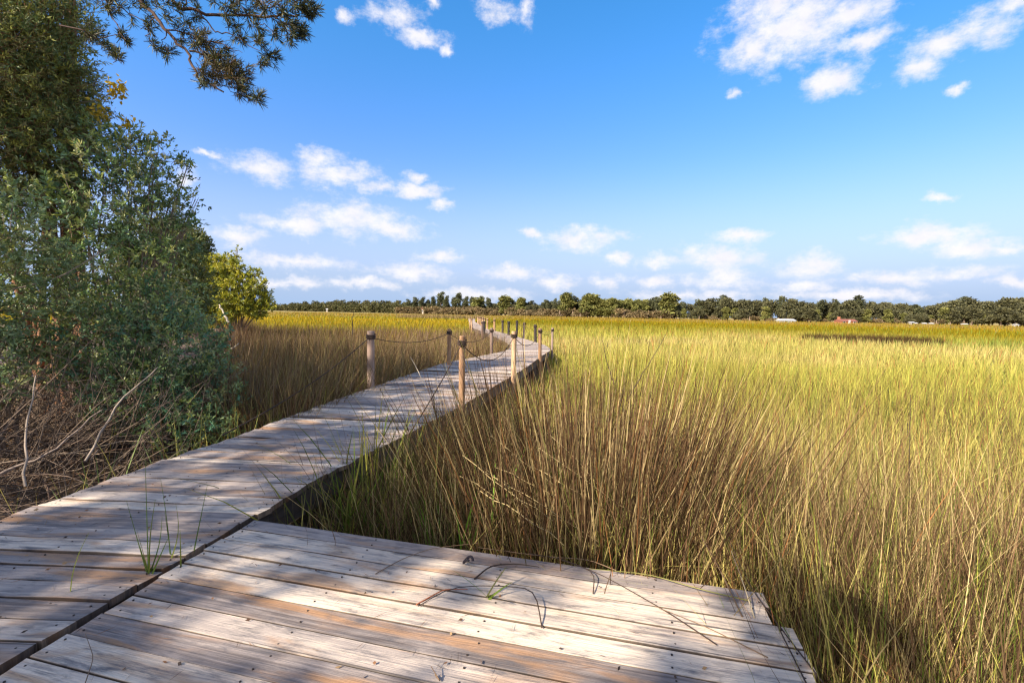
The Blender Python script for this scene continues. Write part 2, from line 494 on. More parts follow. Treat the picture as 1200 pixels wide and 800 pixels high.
def ground_z(x, y):
    x = np.asarray(x, float); y = np.asarray(y, float)
    b = sstep(0.3, -2.2, x - upland_edge(y)) * sstep(60, 35, y)
    z = -0.88 + 0.06 * vnoise(x, y, 3, 3, 6.0) + b * (0.58 + 0.12 * vnoise(x, y, 5, 2, 2.5))
    z = z + np.clip((np.hypot(x, y) - 190) / 100, 0, 1) * 0.25
    return z


def make_ground():
    acc = Acc()
    xs = np.concatenate([-np.geomspace(2500, 30, 26), np.linspace(-28, 28, 150), np.geomspace(30, 2500, 26)])
    ys = np.concatenate([-np.geomspace(900, 12, 10), np.linspace(-11, 45, 150), np.geomspace(46, 4000, 34)])
    X, Y = np.meshgrid(xs, ys)
    V = np.stack([X, Y, ground_z(X, Y)], -1).reshape(-1, 3)
    nx, ny = len(xs), len(ys)
    i = np.arange(ny - 1)[:, None] * nx; j = np.arange(nx - 1)[None, :]
    Fq = np.stack([i + j, i + j + 1, i + nx + j + 1, i + nx + j], -1).reshape(-1, 4)
    up = sstep(0.2, -1.0, V[:, 0] - upland_edge(V[:, 1]))
    far = sstep(30, 110, np.hypot(V[:, 0], V[:, 1]))
    mud = np.array([0.07, 0.055, 0.035]); litter = np.array([0.12, 0.075, 0.045]); straw = np.array([0.30, 0.22, 0.05])
    up3 = (up * (1 - far))[:, None]
    col = mud * (1 - up3) + litter * up3
    col = col * (1 - far[:, None]) + straw * far[:, None]
    acc.add(V, Fq, col)
    mt, nt, out = new_mat('marsh_ground')
    p = nt.nodes.new('ShaderNodeBsdfPrincipled'); p.inputs['Roughness'].default_value = 0.9
    at = nt.nodes.new('ShaderNodeAttribute'); at.attribute_name = 'Col'
    tcn = nt.nodes.new('ShaderNodeTexCoord')
    n = nt.nodes.new('ShaderNodeTexNoise'); n.inputs['Scale'].default_value = 9; n.inputs['Detail'].default_value = 8
    nt.links.new(tcn.outputs['Object'], n.inputs['Vector'])
    mx = nt.nodes.new('ShaderNodeMix'); mx.data_type = 'RGBA'; mx.blend_type = 'MULTIPLY'; mx.inputs['Factor'].default_value = 0.8
    r = nt.nodes.new('ShaderNodeMapRange'); nt.links.new(n.outputs[0], r.inputs['Value'])
    r.inputs['From Min'].default_value = 0.3; r.inputs['From Max'].default_value = 0.7; r.inputs['To Min'].default_value = 0.4; r.inputs['To Max'].default_value = 1.3
    nt.links.new(at.outputs['Color'], mx.inputs['A']); nt.links.new(r.outputs[0], mx.inputs['B'])
    nt.links.new(mx.outputs['Result'], p.inputs['Base Color'])
    b = nt.nodes.new('ShaderNodeBump'); b.inputs['Strength'].default_value = 0.8; b.inputs['Distance'].default_value = 0.05
    nt.links.new(n.outputs[0], b.inputs['Height']); nt.links.new(b.outputs[0], p.inputs['Normal'])
    nt.links.new(p.outputs[0], out.inputs['Surface'])
    o = acc.build('ground', mt, smooth=True)
    tag(o, kind='structure')


make_ground()

# ------------------------------------------------------------------ deck and boardwalk
Z_BOARD = 0.038


def board(acc, a0, a1, b0, b1, ztop, rnd, segs=5, bev=0.003, warp=0.004, uoff=0.0, thick=Z_BOARD):
    """One plank: a0->b0 and a1->b1 are its long edges (2-D), rounded arrises, slight warp."""
    a0, a1, b0, b1 = (np.asarray(q, float)[:2] for q in (a0, a1, b0, b1))
    t = np.linspace(0, 1, segs + 1)
    E0 = a0 + (b0 - a0) * t[:, None]; E1 = a1 + (b1 - a1) * t[:, None]
    w = np.linalg.norm(E1 - E0, axis=1)[:, None]; cr = (E1 - E0) / w
    wob = rng.normal(0, warp * 0.4, segs + 1); wob -= wob.mean()
    tilt = rng.normal(0, warp * 0.5)
    prof = [(0.0, -thick), (0.0, -bev), (bev, 0.0), (0.5, -0.0016), (-bev, 0.0), (-0.0, -bev), (-0.0, -thick)]
    pts = []; vv = []
    for k, (d, z) in enumerate(prof):
        if k == 3:
            P = (E0 + E1) / 2; side = 0.5
        elif k < 3:
            P = E0 + cr * d; side = 0.0
        else:
            P = E1 + cr * d; side = 1.0
        zz = ztop + z + wob + tilt * (side - 0.5) * 2
        pts.append(np.concatenate([P, zz[:, None]], 1)); vv.append(side)
    K = len(prof); n = segs + 1
    V = np.stack(pts, 1).reshape(-1, 3)
    i = np.arange(segs)[:, None] * K; j = np.arange(K - 1)[None, :]
    Fq = np.stack([i + j, i + K + j, i + K + j + 1, i + j + 1], -1).reshape(-1, 4)
    ln = np.linalg.norm(b0 - a0)
    vcoord = np.array([0.0, 0.03, 0.035, 0.5, 0.965, 0.97, 1.0]) * float(w.mean())
    uv = np.stack([np.repeat(t * ln, K) + uoff, np.tile(vcoord, n)], -1)
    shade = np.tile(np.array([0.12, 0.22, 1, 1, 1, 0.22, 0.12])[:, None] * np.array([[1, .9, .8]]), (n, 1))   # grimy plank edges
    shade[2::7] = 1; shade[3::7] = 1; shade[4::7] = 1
    acc.add(V, Fq, shade, uv, rnd)
    for k, s in ((0, 1), (segs, -1)):
        e = V[k * K:(k + 1) * K]
        f = np.arange(K)[None, :]
        acc.add(e, f if s > 0 else f[:, ::-1], (0.45, 0.38, 0.32), uv[k * K:(k + 1) * K], rnd)
    return V[(n // 2) * K + 3][2]


def nails(acc, p, ztop, r=0.0045):
    ang = np.linspace(0, 2 * np.pi, 7)[:-1]
    V = np.stack([p[0] + r * np.cos(ang), p[1] + r * np.sin(ang), np.full(6, ztop + 0.0015)], -1)
    V2 = V.copy(); V2[:, 2] -= 0.006
    acc.add(np.concatenate([V, V2]), [[0, 1, 2, 3, 4, 5]], mat=1)
    q = np.arange(6); acc.add(np.concatenate([V, V2]), np.stack([q, q + 6, (q + 1) % 6 + 6, (q + 1) % 6], -1), mat=1)


DU = np.array([0.971, -0.238]); DV = np.array([-0.238, -0.971])
DC0 = np.array([-1.655, 3.06]); DC1 = np.array([1.30, 2.32])
SEAM_DIR = np.array([-0.155, -0.988])


def make_deck():
    root = empty('wooden_deck', (0, 1.0, -0.05))
    tag(root, 'weathered grey plank viewing deck in the foreground with dappled shade on it', 'deck')
    acc = Acc()
    s = 0.0; k = 0
    while s < 4.4:
        w = 0.139 if k else 0.118
        gap = 0.003 + 0.003 * rng.random()
        # left end runs along the seam, right end along the deck edge
        def left(ss):
            tt = ss / abs(SEAM_DIR @ DV)
            return DC0 + SEAM_DIR * tt
        jl = rng.uniform(0.012, 0.03); jr = rng.uniform(-0.018, 0.018) - (0.055 if k < 2 else 0)
        right = lambda ss: DC1 + DV * ss
        a0 = left(s) + DU * jl; a1 = left(s + w) + DU * jl
        b0 = right(s) + DU * jr; b1 = right(s + w) + DU * jr
        # order so that the long edges face the right way up
        z = rng.normal(0, 0.0015)
        rnd = rng.random()
        board(acc, a1, a0, b1, b0, z, rnd, 8, warp=0.004, uoff=rng.random() * 20)
        for f in (0.012, 0.30, 0.565, 0.83, 0.985):
            for e in (0.22, 0.76):
                base = (a0 + (a1 - a0) * e); end = (b0 + (b1 - b0) * e)
                f2 = f + rng.normal(0, 0.003)
                nails(acc, base + (end - base) * f2, z + rng.normal(0, 0.0005) + 0.0005)
        s += w + gap; k += 1
    acc.build('decking', [M_DECK, M_NAIL], root)
    # frame below
    fr = Acc()
    for off, name in ((0.06, 'rim'),):
        c0 = DC1 + DU * -0.09 + DV * 0.1; c1 = c0 + DV * 4.2
        mid = (c0 + c1) / 2
        box(fr, (mid[0], mid[1], -Z_BOARD - 0.085), (0.019, 2.1, 0.08), math.atan2(DV[1], DV[0]) + math.pi / 2)
    c0 = DC0 + DU * 0.08 + DV * 0.03; c1 = DC1 - DU * 0.08 + DV * 0.03
    mid = (c0 + c1) / 2
    box(fr, (mid[0], mid[1], -Z_BOARD - 0.085), (np.linalg.norm(c1 - c0) / 2, 0.019, 0.08), math.atan2(DU[1], DU[0]))
    fr.build('joist', M_FRAME, root)
    for (q, d) in ((DC1 - DU * 0.2 + DV * 0.2, 0), (DC0 + DU * 0.3 + DV * 0.2, 0), (DC1 - DU * 0.2 + DV * 2.2, 0), (DC0 + DU * 1.6 + DV * 0.2, 0)):
        pa = Acc(); g = float(ground_z(q[0], q[1]))
        tube(pa, [(q[0], q[1], g - 0.1), (q[0], q[1], -Z_BOARD - 0.003)], 0.07, 10)
        pa.build('piling', M_FRAME, root)
    return root


make_deck()

STATIONS = [  # (left edge, right edge)
    ((-3.85, -1.6), (-2.44, -1.6)), ((-3.22, 3.0), (-1.70, 2.93)), ((-3.08, 4.0), (-1.52, 3.9)), ((-2.86, 5.4), (-1.18, 5.15)),
    ((-2.62, 7.6), (-0.62, 7.45)), ((-1.81, 12.9), (0.42, 12.5)), ((-0.75, 15.9), (1.02, 16.0)), ((-0.22, 17.6), (1.42, 18.0)),
    ((-0.10, 18.6), (1.50, 19.4)), ((-0.05, 20.4), (1.42, 21.4)), ((-0.46, 24.0), (1.02, 23.8)), ((-1.55, 31.5), (-0.22, 31.5)),
    ((-3.35, 41.8), (-2.3, 41.9)), ((-6.5, 73.0), (-5.6, 73.0)), ((-9.4, 104.0), (-7.9, 104.0)),
]
_L = np.array([s[0] for s in STATIONS]); _Rr = np.array([s[1] for s in STATIONS])
_mid = (_L + _Rr) / 2
_arc = np.concatenate([[0], np.cumsum(np.linalg.norm(np.diff(_mid, axis=0), axis=1))])


def walk_at(s):
    return np.array([np.interp(s, _arc, _L[:, 0]), np.interp(s, _arc, _L[:, 1])]), np.array([np.interp(s, _arc, _Rr[:, 0]), np.interp(s, _arc, _Rr[:, 1])])


def on_walk(x, y, margin=0.0):
    """True where (x,y) lies over the boardwalk or the deck."""
    x = np.asarray(x, float); y = np.asarray(y, float)
    s = np.linspace(0, _arc[-1], 400)
    L = np.stack([np.interp(s, _arc, _L[:, i]) for i in (0, 1)], -1); R = np.stack([np.interp(s, _arc, _Rr[:, i]) for i in (0, 1)], -1)
    lx = np.interp(y, L[:, 1], L[:, 0]); rx = np.interp(y, R[:, 1], R[:, 0])
    w = (x > lx - margin) & (x < rx + margin) & (y < 104)
    du = (x - DC1[0]) * DU[0] + (y - DC1[1]) * DU[1]; dv = (x - DC1[0]) * DV[0] + (y - DC1[1]) * DV[1]
    d = (du < margin) & (dv > -margin) & (x > -2.2) & (dv < 4.4)
    return w | d


def make_walk():
    root = empty('boardwalk', (-2.4, 3.0, -0.05))
    tag(root, 'long weathered plank boardwalk winding away across the marsh', 'boardwalk')
    acc = Acc(); s = 0.0
    while s < _arc[-1] - 0.2:
        w = 0.138; gap = 0.003 + 0.003 * rng.random()
        l0, r0 = walk_at(s); l1, r1 = walk_at(s + w)
        u = (r0 - l0) / np.linalg.norm(r0 - l0)
        near = r0[1] < 12
        jl = rng.uniform(-0.02, 0.02); jr = rng.uniform(-0.012, 0.010)
        z = rng.normal(0, 0.003)
        board(acc, l0 + u * jl, l1 + u * jl, r0 + u * jr, r1 + u * jr, z, rng.random(), 6 if near else 1, warp=0.006 if near else 0.003, uoff=rng.random() * 20)
        if near:
            for f in (0.04, 0.5, 0.965):
                for e in (0.25, 0.75):
                    base = l0 + (l1 - l0) * e; end = r0 + (r1 - r0) * e
                    nails(acc, base + (end - base) * (f + rng.normal(0, 0.004)), z + 0.0005)
        s += w + gap
    acc.build('decking', [M_DECK, M_NAIL], root)
    for side in (0, 1):
        st = Acc()
        prev = None
        for s in np.concatenate([np.arange(0, 30, 1.0), np.arange(30, _arc[-1], 3.0)]):
            l, r = walk_at(s); u = (r - l) / np.linalg.norm(r - l)
            q = l + u * 0.06 if side == 0 else r - u * 0.05
            if prev is not None:
                mid = (q + prev) / 2; d = q - prev
                box(st, (mid[0], mid[1], -Z_BOARD - 0.097), (np.linalg.norm(d) / 2 + 0.012, 0.019, 0.092), math.atan2(d[1], d[0]), rnd=rng.random())
            prev = q
        st.build('stringer', M_FRAME, root)
    for s in np.arange(1.2, 60, 2.6):
        l, r = walk_at(s); u = (r - l) / np.linalg.norm(r - l)
        for q in (l + u * 0.16, r - u * 0.15):
            pa = Acc(); g = float(ground_z(q[0], q[1]))
            tube(pa, [(q[0], q[1], g - 0.1), (q[0], q[1], -Z_BOARD - 0.003)], 0.065, 8, rnd=rng.random())
            pa.build('piling', M_FRAME, root)
    return root


make_walk()

# ------------------------------------------------------------------ rope posts
POSTS = []     # (x, y, attach z)


def make_post(x, y, top, r, mat, label, lean=None, flare=False):
    r *= 0.88
    g = float(ground_z(x, y))
    root = empty('rope_post', (x, y, g))
    tag(root, label, 'post', 'round timber posts carrying the rope along the boardwalk')
    a = Acc()
    lx, ly = rng.normal(0, 0.02, 2) if lean is None else lean
    zz = np.array([g - 0.15, g + 0.4, top - 0.2, top - 0.012, top])
    pts = [(x + lx * (z - top), y + ly * (z - top), z) for z in zz]
    tube(a, pts, [r * 1.04, r * 1.02, r, r, r * 0.86], 14, rnd=rng.random())
    a.build('post_shaft', mat, root, smooth=False)
    b = Acc()
    zt = top - 0.055
    n = 48; turns = 3
    th = np.linspace(0, 2 * np.pi * turns, n)
    helix = np.stack([x + (r + 0.011) * np.cos(th), y + (r + 0.011) * np.sin(th), zt - 0.075 * th / th[-1]], -1)
    tube(b, helix, 0.0135, 6, (0.03, 0.02, 0.016))
    # knot at the front
    ang = -2.0
    kx, ky = x + (r + 0.028) * math.cos(ang), y + (r + 0.028) * math.sin(ang)
    kn = [(kx, ky, zt - 0.015), (kx + 0.012, ky - 0.01, zt - 0.045), (kx, ky, zt - 0.08)]
    tube(b, kn, [0.014, 0.026, 0.012], 8, (0.03, 0.02, 0.016))
    b.build('rope_lashing', M_ROPE, root, smooth=True)
    POSTS.append((x, y, zt - 0.05, r))
    return len(POSTS) - 1


def edge_pt(side, y):
    L = np.interp(y, _L[:, 1], _L[:, 0]); R = np.interp(y, _Rr[:, 1], _Rr[:, 0])
    return L if side == 0 else R


def make_rope(a, b, sag, label, r=0.0075):
    a = np.array(a, float); b = np.array(b, float)
    t = np.linspace(0, 1, 18)
    P = a + (b - a) * t[:, None]
    P[:, 2] -= sag * 4 * t * (1 - t)
    acc = Acc(); tube(acc, P, r, 6, (0.03, 0.02, 0.016))
    o = acc.build('rope', M_ROPE, smooth=True, origin=tuple(a))
    tag(o, label, 'rope', 'dark rope spans slung between the boardwalk posts')
    return o


def attach(i):
    x, y, z, r = POSTS[i]
    return np.array([x, y - r - 0.008, z])


pA = make_post(-2.50, 8.63, 0.99, 0.072, M_POSTB, 'thick grey-brown round post with dark rope collar, nearest on the left of the boardwalk')
pB = make_post(-0.700, 6.85, 1.02, 0.050, M_POST, 'bright orange-tan post nearest the viewer on the right edge of the boardwalk')
pC = make_post(-1.62, 12.57, 0.92, 0.055, M_POST, 'orange-tan post just behind and left of the nearest bright post')
pD = make_post(0.04, 10.25, 0.975, 0.060, M_POST, 'sunlit tan post with pale top standing mid-span on the right edge of the boardwalk')
pE = make_post(0.84, 14.7, 0.92, 0.058, M_POST, 'tan post on the right side just before the boardwalk bends')
pG = make_post(-0.70, 16.6, 0.84, 0.062, M_POSTB, 'brown post on the left edge before the bend')
pH = make_post(1.62, 19.6, 0.80, 0.05, M_POSTB, 'low brown post at the outer tip of the bend with a rope knob on top')
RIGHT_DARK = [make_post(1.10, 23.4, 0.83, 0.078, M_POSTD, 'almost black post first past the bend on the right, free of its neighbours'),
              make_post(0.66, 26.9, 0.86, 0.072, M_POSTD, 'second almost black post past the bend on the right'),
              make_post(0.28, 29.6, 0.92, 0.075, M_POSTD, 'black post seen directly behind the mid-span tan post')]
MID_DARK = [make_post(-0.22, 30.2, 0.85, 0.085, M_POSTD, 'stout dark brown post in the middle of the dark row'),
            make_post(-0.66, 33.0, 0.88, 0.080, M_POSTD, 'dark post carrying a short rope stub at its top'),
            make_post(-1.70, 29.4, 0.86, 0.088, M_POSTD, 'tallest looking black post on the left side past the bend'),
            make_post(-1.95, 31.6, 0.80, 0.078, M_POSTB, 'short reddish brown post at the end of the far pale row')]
FAR_ROW = []
for k, y in enumerate((37.6, 41.2, 44.6, 48.2, 52.4, 57.0, 62.0)):
    x = float(edge_pt(1, y)) + 0.05
    FAR_ROW.append(make_post(x, y, 0.88, 0.085, M_POST, 'pale tan post in the distant row along the far boardwalk'))
for k, y in enumerate((46.0, 55.0)):
    x = float(edge_pt(0, y)) - 0.06
    make_post(x, y, 0.82, 0.075, M_POST, 'pale tan post set apart on the left edge of the far boardwalk')

make_rope(attach(pA), (-3.02, 5.05, 0.02), 0.10, 'dark rope running down from the thick left post to the plank edge')
make_rope(attach(pB), (-1.10, 5.0, 0.0), 0.04, 'dark rope sloping from the nearest bright post down to the boardwalk edge')
make_rope(attach(pA), attach(pC), 0.16, 'dark rope drooping between the thick left post and the tan post behind')
make_rope(attach(pC), attach(pG), 0.30, 'dark rope slung low along the left edge before the bend')
make_rope(attach(pB), attach(pD), 0.36, 'dark rope drooping between the two nearest right-hand posts')
make_rope(attach(pD), attach(pE), 0.30, 'dark rope drooping between the right-hand tan posts near the bend')
make_rope(attach(pE), attach(pH), 0.14, 'short dark rope reaching the knobbed post at the tip of the bend')
make_rope(attach(pH), attach(RIGHT_DARK[0]), 0.16, 'dark rope from the knobbed post to the first black post')
make_rope(attach(RIGHT_DARK[0]), attach(RIGHT_DARK[1]), 0.16, 'dark rope drooping between the first two black posts')
make_rope(attach(RIGHT_DARK[1]), attach(RIGHT_DARK[2]), 0.14, 'dark rope between the second and third black posts')
make_rope(attach(pG), attach(MID_DARK[2]), 0.25, 'dark rope along the inner side of the bend')
make_rope(attach(MID_DARK[2]), attach(MID_DARK[3]), 0.06, 'short dark rope from the black post to the reddish brown post')
for a, b in zip([MID_DARK[3]] + FAR_ROW[:5], FAR_ROW[:6]):
    make_rope(attach(a), attach(b), 0.14, 'thin far rope along the distant row of pale posts')


# ------------------------------------------------------------------ grass
def blades(acc, base, h, w, az, lean, bend, cb, ct, segs=3, face=None):
    """base (N,3); h,w,az,lean,bend (N,); cb,ct colours at the foot and tip (N,3)"""
    n = len(base)
    t = np.linspace(0, 1, segs + 1)
    dirx = np.cos(az); diry = np.sin(az)
    fa = az + np.pi / 2 + rng.normal(0, 0.7, n) if face is None else face
    sx = np.cos(fa); sy = np.sin(fa)
    V = np.zeros((n, 2 * segs + 1, 3)); C = np.zeros((n, 2 * segs + 1, 3))
    for k in range(segs + 1):
        tt = t[k]
        out = h * (lean * tt + bend * tt ** 2.2)
        up = h * (tt - 0.45 * (bend ** 2) * tt ** 2.5 - 0.3 * lean ** 2 * tt)
        P = base + np.stack([dirx * out, diry * out, up], -1)
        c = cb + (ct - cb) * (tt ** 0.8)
        if k == segs:
            V[:, 2 * segs] = P; C[:, 2 * segs] = c
        else:
            ww = w * (1 - 0.55 * tt) * 0.5
            o = np.stack([sx * ww, sy * ww, np.zeros(n)], -1)
            V[:, 2 * k] = P - o; V[:, 2 * k + 1] = P + o
            C[:, 2 * k] = c; C[:, 2 * k + 1] = c
    K = 2 * segs + 1
    b = np.arange(n)[:, None] * K
    if segs > 1:
        q = np.array([[2 * k, 2 * k + 1, 2 * k + 3, 2 * k + 2] for k in range(segs - 1)])
        acc.add(V.reshape(-1, 3), (b[:, :, None] + q[None]).reshape(-1, 4), C.reshape(-1, 3))
        base_n = acc.n - n * K
        tri = np.array([[2 * (segs - 1), 2 * (segs - 1) + 1, 2 * segs]])
        f = (b[:, :, None] + tri[None]).reshape(-1, 3) + base_n
        acc.li.append(f.ravel()); acc.lt.append(np.full(len(f), 3, np.int32)); acc.mi.append(np.zeros(len(f), np.int32))
    else:
        acc.add(V.reshape(-1, 3), (b[:, :, None] + np.array([[[0, 1, 2]]])).reshape(-1, 3), C.reshape(-1, 3))


def mixc(a, b, t):
    t = np.asarray(t)[:, None]
    return np.asarray(a) * (1 - t) + np.asarray(b) * t


STRAW = np.array([0.66, 0.50, 0.24]); BROWN = np.array([0.22, 0.13, 0.07]); DKBR = np.array([0.085, 0.05, 0.028])
GRN = np.array([0.16, 0.22, 0.035]); YGRN = np.array([0.43, 0.405, 0.08]); GOLD = np.array([0.66, 0.46, 0.05]); OLIVE = np.array([0.20, 0.19, 0.06])
BRICK = np.array([0.36, 0.16, 0.06])


def field_color(x, y, n):
    """colour of the cordgrass by where it grows: bands of yellow-green, straw and gold"""
    r = np.hypot(x, y)
    a = vnoise(x, y * 1.6, 21, 3, 9.0) + 0.6 * vnoise(x, y, 22, 2, 30.0)
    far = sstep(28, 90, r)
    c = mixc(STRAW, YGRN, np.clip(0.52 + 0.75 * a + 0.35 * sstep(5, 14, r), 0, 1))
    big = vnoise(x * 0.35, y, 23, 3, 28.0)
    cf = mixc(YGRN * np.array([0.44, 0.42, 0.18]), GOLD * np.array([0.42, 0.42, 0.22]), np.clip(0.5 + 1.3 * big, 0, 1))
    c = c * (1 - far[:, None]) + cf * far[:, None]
    # left of the boardwalk the meadow is golden
    lf = (sstep(0, -6, x + 0.05 * y) * sstep(18, 30, y))[:, None]
    c = c * (1 - lf) + mixc(GOLD * np.array([0.56, 0.56, 0.42]), YGRN * np.array([0.6, 0.58, 0.25]), np.clip(0.3 + big, 0, 1)) * lf
    # brown rim along the far shore
    rim = (sstep(150, 190, r) * 0.75)[:, None]
    c = c * (1 - rim) + np.array([0.30, 0.20, 0.05]) * rim
    g = (sstep(12, 0, np.hypot((x - 40) / 1.6, (y - 37) / 0.8)))[:, None] * 0.8
    c = c * (1 - g) + np.array([0.17, 0.24, 0.04]) * g
    return c


def mud_patch(x, y):
    """bare dark break in the meadow far right"""
    e = np.hypot((x - 31.5) / 5.4, (y - 43.0) / 4.0) + 0.35 * vnoise(x, y, 31, 2, 3.0)
    return e < 1.0


def make_meadow():
    # polar scatter, density falls with distance as the blades widen
    parts = ((1.9, 6.0, 26000, 4), (6.0, 15.0, 46000, 3), (15.0, 45.0, 80000, 2), (45.0, 130.0, 70000, 2), (130.0, 330.0, 48000, 1))
    acc = Acc()
    for (r0, r1, n, segs) in parts:
        r = np.exp(rng.uniform(math.log(r0), math.log(r1), n))
        th = rng.uniform(-math.radians(62), math.radians(60), n)
        if r0 < 5:
            th = rng.uniform(-math.radians(62), math.radians(105), n)
        x = r * np.sin(th); y = r * np.cos(th)
        # tussocks: pull part of the blades together so that darker gaps open between them
        cell = 0.22 + r * 0.012
        gx = (np.floor(x / cell) + 0.5 + 0.35 * vnoise(np.floor(x / cell) * 1.7, np.floor(y / cell) * 1.3, 61, 1, 1.0)) * cell
        gy = (np.floor(y / cell) + 0.5 + 0.35 * vnoise(np.floor(x / cell) * 1.1, np.floor(y / cell) * 2.3, 62, 1, 1.0)) * cell
        pull = np.where(r < 40, 0.62, 0.0) * (rng.random(n) < 0.8)
        x = x + (gx - x) * pull; y = y + (gy - y) * pull
        keep = ~on_walk(x, y, 0.03) & ~mud_patch(x, y)
        keep &= (x > upland_edge(y) + rng.normal(0.3, 0.5, n)) | (y > 40)
        # the near left strip is built separately with taller rush
        keep &= ~((x < edge_pt(0, y)) & (y < 19) & (rng.random(n) < 0.75))
        keep &= ~((x > -1.75) & (x < -0.25) & (y < 6.0) & (y > 2.4) & (rng.random(n) < 0.85))
        x, y, r = x[keep], y[keep], r[keep]; n = len(x)
        z = ground_z(x, y)
        tus = vnoise(np.floor(x / 0.3), np.floor(y / 0.3), 63, 1, 1.0)
        hgt = 0.80 + 0.16 * vnoise(x, y, 41, 2, 5.0) + rng.normal(0, 1, n) * np.where(r < 7, 0.17, 0.10) + 0.10 * tus
        hgt *= np.where(r < 7, 1.08, 1.0)
        hgt *= 1 - 0.30 * sstep(3.0, 0.2, np.abs(x - edge_pt(1, y))) * (x > 0) * (y > 11)
        hgt *= 1 - 0.25 * sstep(20, 45, y) * sstep(2, -6, x)
        w = np.maximum(0.0045 + 0.0045 * rng.random(n), r * 0.00115 * (0.6 + 0.8 * rng.random(n)))
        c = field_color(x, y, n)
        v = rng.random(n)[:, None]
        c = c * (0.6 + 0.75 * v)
        u = rng.random(n)
        nearmix = sstep(20, 4, r)
        c = np.where((u < 0.15 * nearmix)[:, None], BROWN * (0.5 + 0.8 * v), c)
        c = np.where(((u > 0.20) & (u < 0.20 + 0.08 * nearmix))[:, None], DKBR * (0.7 + 0.6 * v), c)
        c = np.where(((u > 0.93) & (r < 60))[:, None], BRICK * (0.7 + 0.8 * v), c)
        c = np.where(((u > 0.80) & (u < 0.88))[:, None], GRN * (0.8 + 0.7 * v), c)
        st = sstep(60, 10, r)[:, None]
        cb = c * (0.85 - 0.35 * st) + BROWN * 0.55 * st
        az = rng.uniform(-np.pi, np.pi, n)
        lean = np.abs(rng.normal(0.08, 0.13, n)); bend = np.abs(rng.normal(0.08, 0.16, n))
        broken = rng.random(n) < 0.07
        bend = np.where(broken & (r < 20), bend + 0.7, bend)
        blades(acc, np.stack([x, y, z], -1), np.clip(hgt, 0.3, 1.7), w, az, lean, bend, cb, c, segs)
    o = acc.build('marsh_grass', M_GRASS)
    tag(o, kind='stuff')
    return o


make_meadow()


def rush_patch(name, pts_fn, n, hmean, hsd, cols, weights, w=(0.004, 0.0035), lean=(0.1, 0.1), bend=(0.1, 0.1), segs=4, azc=0.4, azs=2.0, mat=None, zfn=ground_z, fan=None):
    acc = Acc()
    x, y = pts_fn(n)
    keep = ~on_walk(x, y, 0.015)
    x, y = x[keep], y[keep]; n = len(x)
    z = zfn(x, y)
    k = rng.choice(len(cols), n, p=np.array(weights) / np.sum(weights))
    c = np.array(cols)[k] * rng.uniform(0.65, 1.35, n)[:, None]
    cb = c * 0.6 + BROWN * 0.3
    h = np.clip(rng.normal(hmean, hsd, n), 0.2, 2.3)
    az = rng.normal(azc, azs, n); ln = np.abs(rng.normal(*lean, n))
    if fan is not None:      # stems splay outwards from the heart of the clump
        dx, dy = x - fan[0], y - fan[1]
        az = np.arctan2(dy, dx) + rng.normal(0, 0.5, n); ln = ln + 0.20 * np.hypot(dx, dy) * rng.uniform(0.3, 1.3, n)
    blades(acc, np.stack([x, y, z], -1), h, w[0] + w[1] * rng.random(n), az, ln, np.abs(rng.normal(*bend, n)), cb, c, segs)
    return acc.build(name, mat or M_GRASS)


def ell(cx, cy, rx, ry, rot=0.0):
    def fn(n):
        a = rng.random(n) * 2 * np.pi; q = np.sqrt(rng.random(n)) * np.clip(1 + rng.normal(0, 0.15, n), 0.5, 1.5)
        ex = q * np.cos(a) * rx; ey = q * np.sin(a) * ry
        return cx + ex * math.cos(rot) - ey * math.sin(rot), cy + ex * math.sin(rot) + ey * math.cos(rot)
    return fn


# tall dark needlerush behind the deck edge, fanning out
o = rush_patch('needlerush_clump', ell(0.62, 3.60, 0.95, 0.72, -0.22), 2900, 1.56, 0.30, [BROWN * 0.85, DKBR * 0.8, STRAW * 0.75, BRICK * 0.5, OLIVE * 0.8], [3.2, 8.0, 2.6, 1.2, 0.4], w=(0.0060, 0.0050), lean=(0.12, 0.12), bend=(0.06, 0.08), fan=(0.62, 3.5))
tag(o, 'tall dense brown clump of needlerush just behind the back edge of the deck', 'rush clump')
o = rush_patch('needlerush_clump', ell(2.05, 2.0, 0.75, 1.0, 0.1), 3000, 1.12, 0.22, [BROWN * 0.8, DKBR * 0.8, STRAW * 0.7, GRN * 0.7, OLIVE * 0.7], [3, 7.0, 2.0, 1.2, 0.8], w=(0.004, 0.004), lean=(0.13, 0.14), bend=(0.07, 0.1))
tag(o, 'dark lower rush running down the right side of the deck to the bottom corner', 'rush clump')
o = rush_patch('marsh_rush', lambda n: (lambda t, q: (-0.9 + 4.2 * t + 0.15 * q, 2.95 - 0.24 * (-0.9 + 4.2 * t) * 1.0 + np.abs(q) * 1.1 + 0.02))(rng.random(n), rng.normal(0, 0.8, n)), 6500, 1.12, 0.22,
               [BROWN * 1.1, DKBR, STRAW * 0.85, GRN, OLIVE], [4, 2, 3.4, 1, 1], lean=(0.12, 0.14), bend=(0.1, 0.1))
tag(o, kind='stuff')
o = rush_patch('marsh_rush', lambda n: (1.4 + 0.05 + np.abs(rng.normal(0, 1.0, n)), rng.uniform(0.6, 3.2, n)), 9500, 1.05, 0.22,
               [BROWN, DKBR, STRAW * 0.9, GRN, OLIVE, YGRN], [3.4, 5.0, 2.4, 1.6, 1, 1.0], lean=(0.12, 0.1), bend=(0.1, 0.1))
tag(o, kind='stuff')
